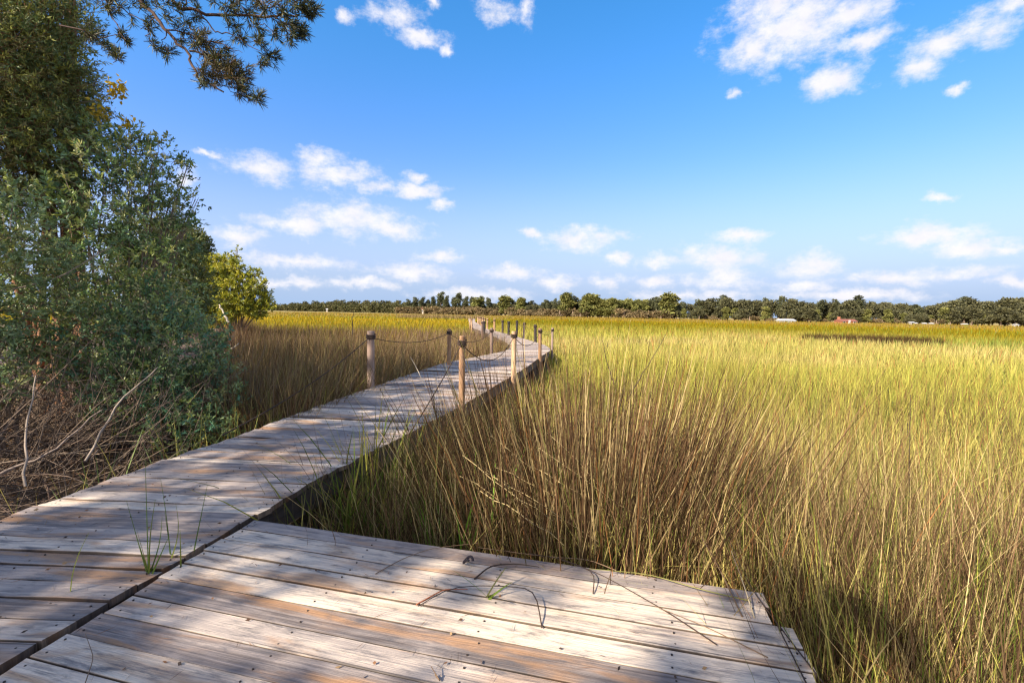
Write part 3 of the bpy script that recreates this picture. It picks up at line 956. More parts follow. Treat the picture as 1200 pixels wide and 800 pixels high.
# scattered taller dark stalks through the right meadow
o = rush_patch('marsh_rush', lambda n: (rng.uniform(0.3, 9.5, n), 2.2 + 9 * rng.random(n) ** 1.6), 4200, 1.2, 0.2, [DKBR, BROWN, OLIVE, GRN], [3, 3, 1, 1.4], w=(0.003, 0.003), lean=(0.12, 0.12), bend=(0.06, 0.06))
tag(o, kind='stuff')
# matted dead stems at the foot of the clump
o = rush_patch('matted_reeds', lambda n: (lambda x: (x, 2.98 - 0.245 * x + np.abs(rng.normal(0.1, 0.45, n))))(rng.uniform(-1.4, 1.5, n)), 1300, 0.62, 0.18, [STRAW * 0.6, STRAW * 0.45, BROWN, np.array([0.30, 0.25, 0.19])], [3, 3, 2, 2], w=(0.005, 0.004), lean=(1.0, 0.35), bend=(0.15, 0.2), mat=M_DRY)
tag(o, kind='stuff')
# left marsh: tall brown rush between the shrubs and the boardwalk
def left_strip(n):
    y = 6.2 + 15 * rng.random(n) ** 1.2
    a = upland_edge(y) - 0.4; b = np.interp(y, _L[:, 1], _L[:, 0])
    return a + (b - a) * rng.random(n) ** 0.85, y
o = rush_patch('marsh_rush', left_strip, 26000, 1.22, 0.26, [BROWN, STRAW * 0.55, DKBR, np.array([0.24, 0.17, 0.12]), OLIVE], [4, 2.6, 4, 3, 1.6], w=(0.006, 0.007), lean=(0.14, 0.15), bend=(0.12, 0.16), segs=3)
tag(o, kind='stuff')
def left_far(n):
    y = 14 + 24 * rng.random(n)
    return upland_edge(y) - 1.5 + (np.interp(y, _L[:, 1], _L[:, 0]) - upland_edge(y) + 1.5) * rng.random(n) ** 1.3, y
o = rush_patch('marsh_rush', left_far, 14000, 1.15, 0.2, [BROWN, STRAW * 0.5, DKBR, np.array([0.2, 0.13, 0.11])], [3, 1.4, 4, 3], w=(0.014, 0.012), segs=2)
tag(o, kind='stuff')
# notch between boardwalk and deck: tangle coloured darker to deepen its shade, broad green blades
o = rush_patch('marsh_rush', lambda n: (rng.uniform(-1.6, 0.3, n), rng.uniform(3.0, 7.2, n)), 4800, 0.82, 0.24, [OLIVE * 0.8, BROWN * 0.8, STRAW * 0.5, DKBR, GRN * 0.6], [2.5, 2.5, 1.6, 4, 1.4], w=(0.005, 0.005), lean=(0.2, 0.18), bend=(0.2, 0.2), segs=4)
tag(o, kind='stuff')


def grass_clump(x, y, n, h, label, z=None, cols=None, spread=0.07, w=(0.011, 0.011), lean=(0.18, 0.12), bend=(0.25, 0.2), group=None, name='grass_clump', mat=None):
    acc = Acc()
    cols = cols or [GRN * 0.9, YGRN * 0.8, OLIVE]
    px = x + rng.normal(0, spread, n); py = y + rng.normal(0, spread, n)
    zz = ground_z(px, py) if z is None else np.full(n, z)
    k = rng.integers(0, len(cols), n)
    c = np.array(cols)[k] * rng.uniform(0.7, 1.3, n)[:, None]
    blades(acc, np.stack([px, py, zz], -1), np.clip(rng.normal(h, h * 0.22, n), h * 0.4, h * 1.6), w[0] + w[1] * rng.random(n), rng.uniform(-np.pi, np.pi, n),
           np.abs(rng.normal(*lean, n)), np.abs(rng.normal(*bend, n)), c * 0.8, c, 6)
    g = float(ground_z(x, y)) if z is None else z
    o = acc.build(name, mat or M_GRASS, origin=(x, y, g))
    tag(o, label, 'grass', group)
    return o


NOTCH = 'grass clumps in the notch between the boardwalk and the deck'
grass_clump(-1.22, 4.25, 54, 1.15, 'broad green blades arching over the right edge of the boardwalk', group=NOTCH)
grass_clump(-1.45, 4.05, 16, 1.2, 'dark tall broad blades rising against the boardwalk edge at the notch', cols=[OLIVE * 0.6, GRN * 0.5], w=(0.013, 0.010), lean=(0.22, 0.14), bend=(0.3, 0.22), group=NOTCH)
grass_clump(-1.02, 3.75, 40, 1.0, 'green upright grass clump in the middle of the notch beside the deck', group=NOTCH)
grass_clump(-1.32, 3.55, 22, 0.95, 'thin grass clump closest to the seam corner', group=NOTCH)
grass_clump(-1.05, 4.75, 44, 1.15, 'tall green tuft overlapping the boardwalk edge beyond the notch', cols=[GRN * 0.8, OLIVE * 0.8, YGRN * 0.6], spread=0.12, w=(0.012, 0.010), group=NOTCH)
grass_clump(-1.3, 3.9, 30, 0.85, 'low green tuft filling the dark corner of the notch', cols=[GRN * 0.9, OLIVE], spread=0.10, w=(0.012, 0.010), lean=(0.3, 0.2), group=NOTCH)
grass_clump(-0.75, 3.6, 60, 0.8, 'pale drooping grass clump close behind the deck edge', cols=[STRAW * 0.7, OLIVE, GRN * 0.7], bend=(0.5, 0.25), group=NOTCH)
grass_clump(-0.35, 3.2, 45, 0.85, 'vivid green young grass clump at the deck edge', cols=[np.array([0.14, 0.28, 0.03]), np.array([0.2, 0.34, 0.05])], spread=0.1, lean=(0.1, 0.08), bend=(0.1, 0.1), group=NOTCH)
LFT = 'grass clumps along the left edge of the boardwalk'
grass_clump(-3.55, 5.2, 24, 1.0, 'pale green grass clump on the left edge of the boardwalk under the shrubs', cols=[np.array([0.2, 0.25, 0.1]), OLIVE], group=LFT)
grass_clump(-3.1, 5.75, 46, 0.85, 'leafy green tuft spilling over the left boardwalk edge under the low shrub', cols=[np.array([0.18, 0.26, 0.08]), np.array([0.14, 0.2, 0.07])], spread=0.13, lean=(0.3, 0.2), group=LFT)
grass_clump(-3.2, 6.3, 34, 0.95, 'green grass clump further along the left edge of the boardwalk', cols=[np.array([0.16, 0.22, 0.07]), OLIVE], group=LFT)
grass_clump(-3.75, 4.3, 12, 0.9, 'few tall grass blades at the left edge of the boardwalk next to the brush', cols=[np.array([0.2, 0.25, 0.1])], group=LFT)
grass_clump(-3.0, 7.4, 40, 1.0, 'yellowish grass clump left of the boardwalk near the thick post', cols=[YGRN * 0.8, STRAW * 0.8, OLIVE], spread=0.15, group=LFT)

# ------------------------------------------------------------------ small plants on the planks
SPR = 'green sprouts growing up through the seam of the planks'


def sprout(px_pts, label, z0=-0.03):
    """blades given as surveyed base and tip points"""
    acc = Acc()
    o0 = None
    for (bx, by, tx, ty, w, c, curve) in px_pts:
        d = ray(bx, by); b = EYE + d * ((0 - EYE[2]) / d[2]); b[2] = z0
        if o0 is None: o0 = b.copy()
        t = spot(tx, ty, b[1])
        n = 7; tt = np.linspace(0, 1, n)
        P = b + (t - b) * tt[:, None]
        side = np.array([1.0, 0.2, 0]) * curve
        P += side * (np.sin(np.pi * tt) * 0.5)[:, None]
        s = np.array([math.cos(0.5), -math.sin(0.5), 0]) * w * 0.75
        ww = (1 - 0.8 * tt)[:, None]
        V = np.concatenate([P - s * ww, P + s * ww]); q = np.arange(n - 1)
        acc.add(V, np.stack([q, q + 1, q + 1 + n, q + n], -1), np.array(c) * rng.uniform(0.8, 1.2))
    o = acc.build('grass_sprout', M_GRASS, origin=tuple(o0))
    tag(o, label, 'grass sprout', SPR)


G1 = (0.10, 0.15, 0.035); G2 = (0.16, 0.18, 0.04)
sprout([(173, 668, 148, 586, .012, G1, 0.0), (174, 670, 170, 535, .010, G1, 0.0), (175, 668, 182, 585, .012, G2, -.02), (176, 670, 198, 628, .012, G1, 0),
        (175, 668, 164, 640, .012, G2, 0), (174, 668, 190, 605, .010, G1, .03), (176, 670, 160, 620, .009, G2, 0)], 'tallest green grass sprout fanning out of the seam between boardwalk and deck')
sprout([(200, 650, 188, 560, .010, G1, 0.01), (199, 652, 206, 590, .009, G2, 0.05), (201, 650, 193, 600, .009, G1, 0)], 'thin sprout right behind the tallest one at the seam')
sprout([(212, 663, 211, 620, .013, G2, 0)], 'single stubby green blade standing in the seam')
sprout([(226, 645, 243, 568, .009, G1, 0)], 'single leaning blade furthest along the seam')
sprout([(82, 694, 104, 624, .009, G2, -.04)], 'lone curved blade rising from the boardwalk planks far left')


def deck_pt(px, py, z=0.006):
    d = ray(px, py); p = EYE + d * ((z - EYE[2]) / d[2])
    return p


def stalk(pts, r, col, label, name='fallen_stalk', group='fallen dry stalks lying across the deck'):
    """pts: (px,py,z) along the stalk, z metres above the planks"""
    P = np.array([deck_pt(a, b, c) for a, b, c in pts])
    n = 12; t = np.linspace(0, len(P) - 1, n); i = np.clip(t.astype(int), 0, len(P) - 2); f = (t - i)[:, None]
    Q = P[i] * (1 - f) + P[i + 1] * f
    Q[1:-1] = (Q[:-2] + 2 * Q[1:-1] + Q[2:]) / 4
    acc = Acc(); tube(acc, Q, np.linspace(r, r * 0.5, n), 5, np.array(col))
    o = acc.build(name, M_DRY, smooth=True, origin=tuple(Q[0]))
    tag(o, label, 'stalk', group)


DK = (0.06, 0.04, 0.03); PALE = (0.48, 0.38, 0.24); MIDB = (0.2, 0.13, 0.08)
stalk([(965, 800, .006), (880, 690, .01), (840, 600, .18)], .0032, DK, 'long dark stalk leaning over the right back corner of the deck')
stalk([(950, 810, .006), (905, 720, .006), (893, 690, .02)], .003, DK, 'dark stalk lying along the right edge of the deck')
stalk([(870, 722, .006), (845, 670, .03), (822, 628, .25)], .004, MIDB, 'brown stalk rising from the back right planks')
stalk([(884, 723, .006), (870, 680, .06), (857, 645, .22)], .004, PALE, 'pale stalk rising beside the brown one at the back right')
stalk([(840, 755, .006), (780, 715, .006), (700, 670, .01), (655, 655, .02)], .003, DK, 'long dark stalk lying diagonally across the back boards')
stalk([(900, 770, .006), (830, 735, .006), (768, 710, .02)], .0028, MIDB, 'thin brown stalk lying in the bright patch at right')
stalk([(695, 695, .006), (697, 670, .03), (660, 655, .03), (620, 648, .01)], .003, DK, 'bent dark stalk near the back edge with its end dropped')
stalk([(635, 735, .006), (628, 692, .05), (600, 686, .03), (530, 686, .02), (490, 710, .006)], .0032, DK, 'hooked dark stem with its end bent down on the planks')
stalk([(488, 708, .006), (520, 690, .006), (548, 690, .012)], .0035, (0.4, 0.13, 0.06), 'reddish dry stem leading to the small green weed')
stalk([(556, 678, .006), (575, 662, .03), (605, 660, .03), (632, 664, .02)], .0045, DK, 'stout dark bent stalk lying behind the weed')
stalk([(440, 672, .006), (470, 655, .006), (505, 642, .01), (560, 636, .01)], .0025, MIDB, 'thin curved straw near the back edge left of the dark knot')
stalk([(510, 790, .006), (516, 798, .006), (505, 780, .03)], .003, MIDB, 'short broken stub at the bottom of the deck')
stalk([(722, 668, .008), (690, 655, .012), (640, 652, .008), (560, 641, .012)], .0028, MIDB, 'brown fallen reed along the back edge of the deck', name='fallen_stalk')
stalk([(880, 704, .008), (820, 690, .02), (760, 672, .02), (690, 666, .03)], .003, OLIVE * 1.2, 'olive fallen reed along the right half of the back edge')
stalk([(98, 805, .006), (110, 770, .03), (100, 742, .03)], .002, MIDB, 'tiny dry stem by the left bottom planks')
for k in range(11):
    x0 = rng.uniform(-0.35, 0.35); y0 = rng.uniform(2.95, 3.5)
    L = rng.uniform(0.5, 1.0); a = rng.normal(-0.35, 0.25)
    z0 = rng.uniform(0.22, 0.5); t = np.linspace(0, 1, 7); dz = rng.uniform(0.2, 0.4) * z0 / 0.35
    P = np.stack([x0 + L * math.cos(a) * t, y0 + L * math.sin(a) * t, z0 - dz * t - 0.06 * t ** 2 * rng.normal(0.5, 1)], -1) + rng.normal(0, 0.006, (7, 3))
    acc = Acc(); tube(acc, P, np.linspace(.0032, .0015, 7), 5, STRAW * rng.uniform(0.6, 0.95))
    o = acc.build('broken_reed', M_DRY, smooth=True, origin=tuple(P[0]))
    tag(o, 'pale broken reed bent over the rush at the back edge of the deck', 'reed', 'pale broken reeds leaning over the back edge of the deck')

# weed and curled leaf on the deck
acc = Acc()
wp = deck_pt(572, 700, 0.004)
for a, L, c in ((2.9, .16, (0.16, 0.26, 0.03)), (0.3, .10, (0.14, 0.2, 0.03)), (0.9, .13, (0.12, 0.12, 0.05)), (-1.4, .13, (0.12, 0.15, 0.04)), (-1.1, .09, (0.2, 0.2, 0.05))):
    blades(acc, wp[None] + rng.normal(0, .004, (1, 3)), np.array([L]), np.array([.014]), np.array([a]), np.array([0.9]), np.array([0.3]), np.array([c]), np.array([c]), 5)
o = acc.build('small_weed', M_GRASS, origin=tuple(wp))
tag(o, 'small green weed sprouting between the planks in the middle of the deck', 'weed')
acc = Acc()
kp = deck_pt(548, 660, 0.012)
th = np.linspace(0, 5.2, 16)
tube(acc, np.stack([kp[0] + .028 * np.cos(th) * np.linspace(1, .6, 16), kp[1] + .02 * np.sin(th), kp[2] + .016 + .014 * np.sin(th * 1.7)], -1), .0075, 6, (0.05, 0.04, 0.045))
o = acc.build('curled_leaf', M_DRY, smooth=True, origin=tuple(kp))
tag(o, 'dark curled dead leaf lying near the back edge of the deck', 'leaf')


# ------------------------------------------------------------------ trees and shrubs
def lobe_points(lobes, n, shell=0.55):
    """points through a set of ellipsoid lobes, biased to their skins; returns points and outward directions"""
    C = np.array([l[:3] for l in lobes], float); Rr = np.array([l[3] for l in lobes], float)
    wts = Rr ** 2.3; k = rng.choice(len(lobes), n, p=wts / wts.sum())
    d = rng.normal(0, 1, (n, 3)); d /= np.linalg.norm(d, axis=1)[:, None]
    rad = rng.random(n) ** (1 / 3.0)
    rad = rad * (1 - shell) + shell * (0.72 + 0.34 * rng.random(n) ** 1.0)
    bump = 1 + 0.28 * vnoise(d[:, 0] * 3 + k * 7.1, d[:, 1] * 3 + d[:, 2] * 4, 55, 2, 1.0)
    P = C[k] + d * (Rr[k] * rad * bump)[:, None] * np.array([1, 1, 0.85])
    return P, d, k


def leaves(acc, P, D, L, W, col, fold=0.25):
    """diamond leaves: base P, direction D (unit), length L, width W, colour (N,3)"""
    n = len(P)
    ref = rng.normal(0, 1, (n, 3)); S = np.cross(D, ref); S /= np.linalg.norm(S, axis=1)[:, None] + 1e-9
    Nn = np.cross(S, D)
    L = np.asarray(L)[:, None]; W = np.asarray(W)[:, None]
    mid = P + D * L * 0.45
    V = np.stack([P, mid - S * W / 2 + Nn * W * fold, P + D * L, mid + S * W / 2 + Nn * W * fold], 1)
    b = np.arange(n)[:, None] * 4
    F1 = np.concatenate([b + np.array([[0, 1, 2]]), b + np.array([[0, 2, 3]])])
    acc.add(V.reshape(-1, 3), F1, np.repeat(col, 4, 0))


def twigs_of_leaves(acc, wood, P, D, per, L, W, cols, twig=0.2, up=0.3, spread=0.8, tw_r=0.003, wood_frac=0.4):
    n = len(P)
    ax = D * 0.8 + rng.normal(0, 0.45, (n, 3)) + np.array([0, 0, up]); ax /= np.linalg.norm(ax, axis=1)[:, None]
    t = rng.random((n, per))
    base = P[:, None, :] + ax[:, None, :] * (t[..., None] * twig)
    d = ax[:, None, :] * 0.7 + rng.normal(0, spread, (n, per, 3)); d /= np.linalg.norm(d, axis=2)[..., None]
    k = rng.integers(0, len(cols), n)
    c = np.array(cols)[k][:, None, :] * rng.uniform(0.7, 1.35, (n, per, 1))
    leaves(acc, base.reshape(-1, 3), d.reshape(-1, 3), L * rng.uniform(0.7, 1.25, n * per), W * rng.uniform(0.8, 1.2, n * per), c.reshape(-1, 3))
    if wood is not None:
        idx = np.nonzero(rng.random(n) < wood_frac)[0]
        for i in idx:
            tube(wood, [P[i] - ax[i] * twig * 0.6, P[i] + ax[i] * twig], [tw_r * 1.3, tw_r * 0.5], 3, cap=False)


def limbs(wood, base, lobes, r0, per_lobe=4, wob=0.12):
    """curved limbs from the base into each lobe, with forks"""
    base = np.asarray(base, float)
    for l in lobes:
        c = np.array(l[:3]); R = l[3]
        main_end = c + rng.normal(0, R * 0.15, 3)
        b = base + np.array([rng.normal(0, 0.12), rng.normal(0, 0.12), 0]) * (r0 / 0.04)
        t = np.linspace(0, 1, 9)[:, None]
        ctrl = b * 0.5 + main_end * 0.5; ctrl[2] = b[2] + (main_end[2] - b[2]) * 0.6; ctrl[:2] = b[:2] * 0.65 + main_end[:2] * 0.35
        P = b * (1 - t) ** 2 + 2 * ctrl * t * (1 - t) + main_end * t ** 2
        P[1:-1] += rng.normal(0, wob * R * 0.35, (7, 3))
        tube(wood, P, np.linspace(r0, r0 * 0.4, 9) * (0.6 + 0.5 * min(R, 1.2)), 6)
        for q in range(per_lobe):
            s = rng.integers(4, 8)
            d = rng.normal(0, 1, 3); d /= np.linalg.norm(d); d[2] = abs(d[2]) * 0.6
            e = c + d * R * rng.uniform(0.6, 0.95)
            mid = (P[s] + e) / 2 + rng.normal(0, 0.08 * R, 3)
            tube(wood, [P[s], mid, e], [r0 * 0.4, r0 * 0.25, r0 * 0.1], 5, cap=False)


def lob(*specs):
    """lobes as (px, py, depth, radius px) surveyed from the photograph -> (x, y, z, r)"""
    out = []
    for (px, py, dep, rp) in specs:
        p = spot(px, py, dep); out.append((p[0], p[1], p[2], rp * dep / F_PX))
    return out


BG = [np.array([0.24, 0.32, 0.13]), np.array([0.16, 0.26, 0.14]), np.array([0.33, 0.38, 0.11]), np.array([0.20, 0.29, 0.11]), np.array([0.36, 0.36, 0.17]), np.array([0.10, 0.15, 0.06])]
WARMG = [np.array([0.15, 0.18, 0.055]), np.array([0.11, 0.15, 0.055]), np.array([0.22, 0.22, 0.06])]


def shrub(name, label, lobes, base, n_tw, per=12, L=0.055, W=0.02, cols=BG, r0=0.03, twig=0.2, cat='shrub', group=None, per_limb=4, shell=0.55, mat=None, bark=None, wood_frac=0.5, extra=None, spread=0.8):
    gx, gy = base; g = float(ground_z(gx, gy))
    root = empty(name, (gx, gy, g)); tag(root, label, cat, group)
    wood = Acc(); fol = Acc()
    limbs(wood, (gx, gy, g - 0.05), lobes, r0, per_limb)
    P, D, k = lobe_points(lobes, n_tw, shell)
    ok = P[:, 2] > g + 0.05
    twigs_of_leaves(fol, wood, P[ok], D[ok], per, L, W, cols, twig, wood_frac=wood_frac, spread=spread)
    fol.build('foliage', mat or M_LEAF, root)
    wood.build('stems', bark or M_BARK, root, smooth=True)
    if extra: extra(root)
    return root


EDGE = 'shrubs crowding the left bank beside the boardwalk'
shrub('wax_myrtle', 'tall blue-green shrub with loose leafy sprays against the sky, left of the boardwalk',
      lob((60, 290, 6.6, 78), (130, 232, 7.2, 66), (172, 200, 7.5, 40), (185, 268, 7.6, 44), (150, 325, 7.0, 66), (200, 300, 7.9, 18), (202, 245, 7.7, 16), (95, 185, 7.4, 52), (218, 262, 7.8, 7), (185, 180, 7.6, 14), (222, 190, 7.8, 5), (230, 232, 7.9, 5), (150, 158, 7.4, 14)),
      (-5.6, 7.1), 1650, 12, 0.072, 0.028, r0=0.022, group=EDGE)
shrub('wax_myrtle', 'low dense blue-green shrub hanging towards the boardwalk edge',
      lob((200, 410, 6.5, 58), (165, 462, 6.1, 52), (222, 468, 6.3, 40), (125, 410, 6.2, 52), (178, 362, 6.8, 40), (245, 440, 6.6, 18), (262, 400, 6.8, 9), (266, 470, 6.3, 16), (255, 500, 6.0, 20), (205, 505, 5.8, 22), (274, 440, 6.6, 6), (285, 480, 6.6, 8), (236, 500, 5.9, 22)),
      (-4.5, 6.5), 1900, 12, 0.06, 0.024, r0=0.022, group=EDGE, cols=BG + [np.array([0.10, 0.22, 0.12])])
shrub('wax_myrtle', 'green shrub cut by the left side of the picture above the brush',
      lob((10, 330, 5.6, 70), (-70, 290, 5.0, 100), (15, 425, 5.6, 50), (-80, 420, 5.0, 80), (60, 380, 5.9, 45)),
      (-5.6, 5.4), 1400, 12, 0.064, 0.025, r0=0.025, group=EDGE, cols=[np.array([0.24, 0.32, 0.16]), np.array([0.34, 0.36, 0.14]), np.array([0.15, 0.21, 0.09])])
shrub('wax_myrtle', 'olive green shrub behind the blue-green ones, next to the yellow cedar',
      lob((205, 335, 11, 42), (185, 300, 11, 46), (205, 280, 11.5, 18), (215, 365, 11, 22), (170, 360, 10, 50)),
      (-8.2, 11.2), 2300, 12, 0.075, 0.03, r0=0.03, group=EDGE, cols=WARMG)


def yellow_leaves(root):
    acc = Acc()
    for c, r, n in ((spot(136, 104, 7.0), 0.11, 90), (spot(120, 132, 7.2), 0.12, 60), (spot(150, 142, 7.1), 0.08, 20)):
        P = c + rng.normal(0, r * 0.55, (n, 3)); D = rng.normal(0, 1, (n, 3)); D[:, 2] -= 0.5; D /= np.linalg.norm(D, axis=1)[:, None]
        leaves(acc, P, D, np.full(n, 0.07), np.full(n, 0.045), np.array([0.55, 0.38, 0.03]) * rng.uniform(0.6, 1.2, (n, 1)))
    acc.build('yellow_leaves', M_LEAF, root)
    t = Acc()
    tube(t, [spot(95, 120, 7.3), spot(118, 118, 7.2), spot(140, 100, 7.0)], [.008, .006, .003], 4)
    tube(t, [spot(105, 128, 7.3), spot(130, 132, 7.2), spot(156, 150, 7.1)], [.006, .005, .003], 4)
    t.build('twig', M_BARK, root)


shrub('juniper_tree', 'dark brown-green juniper filling the top left corner, with a few yellow leaves at its edge',
      lob((20, 62, 7.2, 62), (62, 112, 7.4, 44), (30, 160, 7.1, 62), (92, 150, 7.5, 28), (0, 5, 7.2, 62), (-80, 60, 6.6, 110), (60, 20, 7.6, 38), (-60, 180, 6.6, 90), (95, 95, 7.6, 16)),
      (-6.9, 7.4), 9000, 13, 0.07, 0.016, r0=0.06, cat='tree', shell=0.4, cols=[np.array([0.17, 0.21, 0.07]), np.array([0.24, 0.21, 0.08]), np.array([0.13, 0.18, 0.07]), np.array([0.36, 0.36, 0.09])], mat=M_NEEDLE, bark=M_PINEBARK, extra=yellow_leaves, spread=0.5, twig=0.24)


def needle_tuft(acc, c, d, n, L, cols):
    D = d + rng.normal(0, 0.62, (n, 3)); D /= np.linalg.norm(D, axis=1)[:, None]
    P = c + d * rng.uniform(-0.5, 0.3, (n, 1)) * L
    col = np.array(cols)[rng.integers(0, len(cols), n)] * rng.uniform(0.7, 1.3, (n, 1))
    leaves(acc, P, D, L * rng.uniform(0.6, 1.15, n), np.full(n, 0.0085), col, 0.1)


def make_pine():
    bx, by = -7.3, 8.2
    g = float(ground_z(bx, by))
    root = empty('pine_tree', (bx, by, g)); tag(root, 'reddish trunked pine whose ragged boughs reach over the sky at top left', 'tree')
    tr = Acc()
    zt = np.array([g - 0.1, 0.6, 2.0, 3.6, 5.0, 6.2, 7.2])
    tube(tr, np.stack([bx + 0.03 * np.sin(zt * 1.3), by + 0.04 * np.cos(zt), zt], -1), np.linspace(0.15, 0.05, 7), 10)
    tr.build('trunk', M_PINEBARK, root, smooth=True)
    br = Acc(); nd = Acc()
    cols = [np.array([0.05, 0.07, 0.035]), np.array([0.075, 0.06, 0.035]), np.array([0.04, 0.055, 0.035]), np.array([0.14, 0.14, 0.04])]
    rcols = [np.array([0.13, 0.085, 0.04]), np.array([0.10, 0.085, 0.04]), np.array([0.07, 0.07, 0.03])]
    Yd = 5.6
    trunk_top = np.array([bx, by, 6.3]); start = spot(120, -90, 6.2)
    S = lambda px, py, d=Yd: spot(px, py, d)
    tube(br, [trunk_top, (trunk_top + start) / 2 + np.array([0, 0, 0.15]), start], [0.06, 0.05, 0.04], 7)
    lines = [
        ([start, S(145, -25), S(162, 0), S(195, 35), S(222, 65), S(232, 90), S(262, 108)], 0.026),
        ([start, S(170, -40), S(200, 0), S(215, 12), S(260, 19), S(320, 19), S(350, 18)], 0.026),
        ([S(235, 17), S(250, 37), S(275, 43), S(305, 60)], 0.009),
        ([S(145, -25), S(132, 0), S(150, 17), S(177, 30)], 0.010),
        ([start, S(122, -5), S(128, 15), S(137, 30), S(147, 47)], 0.010),
        ([S(222, 60), S(245, 65), S(268, 82), S(282, 102), S(300, 116)], 0.011),
        ([S(195, 35), S(222, 40), S(240, 48), S(262, 66)], 0.009),
        ([S(195, 38), S(190, 50), S(198, 62)], 0.006), ([S(180, 22), S(172, 42), S(180, 55)], 0.006),
        ([S(260, 19), S(272, 8), S(290, -6)], 0.009), ([S(300, 19), S(318, 8), S(340, -4)], 0.008),
        ([S(320, 19), S(336, 30), S(350, 42)], 0.008), ([S(240, 50), S(262, 52), S(284, 62)], 0.007),
        ([S(215, 12), S(225, -5), S(245, -20)], 0.01), ([S(300, 19), S(312, 32), S(326, 40)], 0.006),
    ]
    for pts, r in lines:
        P = np.array(pts); n = 5 * (len(P) - 1) + 1
        t = np.linspace(0, len(P) - 1, n); i = np.clip(t.astype(int), 0, len(P) - 2); f = (t - i)[:, None]
        Q = P[i] * (1 - f) + P[i + 1] * f; Q[1:-1] = (Q[:-2] + Q[1:-1] * 2 + Q[2:]) / 4; Q[1:-1] += rng.normal(0, 0.012, (n - 2, 3))
        tube(br, Q, np.linspace(r, r * 0.35, n), 6)
    clumps = [  # px, py, radius px, tufts, rusty
        (352, 8, 14, 16, 0), (366, 10, 8, 8, 0), (342, 38, 13, 14, 0), (356, 34, 8, 6, 0), (315, 10, 14, 10, 1), (335, 20, 10, 8, 0), (290, 2, 16, 12, 0), (265, 6, 14, 9, 0), (300, 30, 10, 5, 0),
        (216, 38, 12, 9, 0), (236, 50, 14, 14, 1), (252, 62, 16, 16, 1), (262, 82, 20, 26, 1), (280, 88, 15, 20, 1), (284, 104, 10, 11, 1), (302, 115, 7, 6, 0), (240, 84, 12, 10, 1),
        (317, 66, 9, 8, 0), (307, 76, 6, 4, 0), (303, 50, 8, 5, 0), (283, 44, 10, 5, 0), (272, 32, 8, 4, 0), (145, 44, 9, 6, 0), (182, 55, 8, 4, 0), (198, 63, 8, 5, 0), (176, 34, 8, 4, 0),
        (190, 10, 16, 9, 0), (165, 15, 14, 5, 0), (128, 6, 14, 10, 0), (150, -15, 22, 16, 0), (230, -20, 25, 18, 0), (205, -8, 14, 9, 0), (330, -20, 20, 14, 0), (240, 100, 5, 3, 0), (232, 20, 10, 4, 0), (325, 40, 7, 4, 0),
        (112, 46, 10, 7, 0), (128, 58, 9, 6, 0), (138, 66, 6, 4, 0), (100, 36, 10, 7, 0)]
    for (px, py, rp, n, rusty) in clumps:
        c = S(px, py, Yd + rng.normal(0, 0.12)); R = rp * Yd / F_PX
        for q in range(int(n * 1.5)):
            o = rng.normal(0, 1, 3); o /= np.linalg.norm(o)
            p = c + o * R * rng.random() ** 0.5
            d = o * 0.6 + np.array([0.5, -0.1, -0.05]) + rng.normal(0, 0.4, 3); d /= np.linalg.norm(d)
            needle_tuft(nd, p, d, 24, 0.10, rcols if rusty and rng.random() < 0.75 else cols)
            tube(br, [p - d * 0.1, p], [0.004, 0.003], 3, cap=False)
    tube(br, [S(140, 40), S(112, 46), S(100, 36), S(70, 30)], [0.004, 0.006, 0.008, 0.01], 4)
    # upper crown out of the picture
    crown = [(bx + 0.4, by - 0.6, 6.6, 0.7), (bx - 0.6, by + 0.3, 7.0, 0.8), (bx + 0.2, by, 7.6, 0.6)]
    P, D, k = lobe_points(crown, 260, 0.4)
    for p, d in zip(P, D):
        needle_tuft(nd, p, d, 14, 0.11, cols)
    for c in crown:
        tube(br, [(bx, by, c[2] - 0.7), c[:3]], [0.04, 0.015], 5)
    nd.build('needles', M_NEEDLE, root)
    br.build('branches', M_BOUGH, root, smooth=True)


make_pine()

shrub('cedar_tree', 'small rounded cedar glowing yellow-green in the sun at the far end of the thicket',
      lob((240, 318, 25, 13), (258, 322, 24.6, 11), (282, 330, 24.6, 10), (302, 350, 24.6, 9), (250, 340, 24.2, 12), (284, 352, 24.2, 10), (226, 338, 25, 14), (266, 306, 25, 6), (313, 344, 24.8, 4), (297, 320, 24.8, 5),
          (264, 352, 24.0, 9), (238, 358, 24.3, 11), (270, 336, 24.0, 7), (222, 320, 25, 11), (278, 294, 25, 2.5), (314, 358, 24.6, 5), (298, 336, 24.3, 6), (250, 306, 25, 6), (276, 312, 24.6, 6), (306, 332, 24.6, 4), (318, 352, 24.7, 2.5),
          (275, 303, 25, 3), (232, 305, 25, 5), (290, 362, 24.3, 8), (246, 370, 24.3, 9), (268, 368, 24.1, 8), (303, 366, 24.5, 6), (225, 360, 24.6, 12), (210, 330, 25.2, 12), (206, 350, 25.2, 12)),
      (-14.2, 25.0), 4000, 12, 0.13, 0.05, r0=0.045, cat='tree', cols=[np.array([0.33, 0.33, 0.035]), np.array([0.42, 0.38, 0.045]), np.array([0.17, 0.20, 0.03])], twig=0.24, spread=0.6, shell=0.5)
shrub('broadleaf_shrub', 'dark leafy tree directly behind the yellow-green cedar on its left',
      lob((205, 300, 27, 36), (190, 335, 27, 40), (225, 285, 27.5, 18), (232, 330, 27, 28), (215, 355, 26, 30)),
      (-18.3, 27.5), 3200, 10, 0.17, 0.075, r0=0.1, cat='tree', cols=[np.array([0.07, 0.09, 0.025]), np.array([0.10, 0.11, 0.03])], twig=0.35)

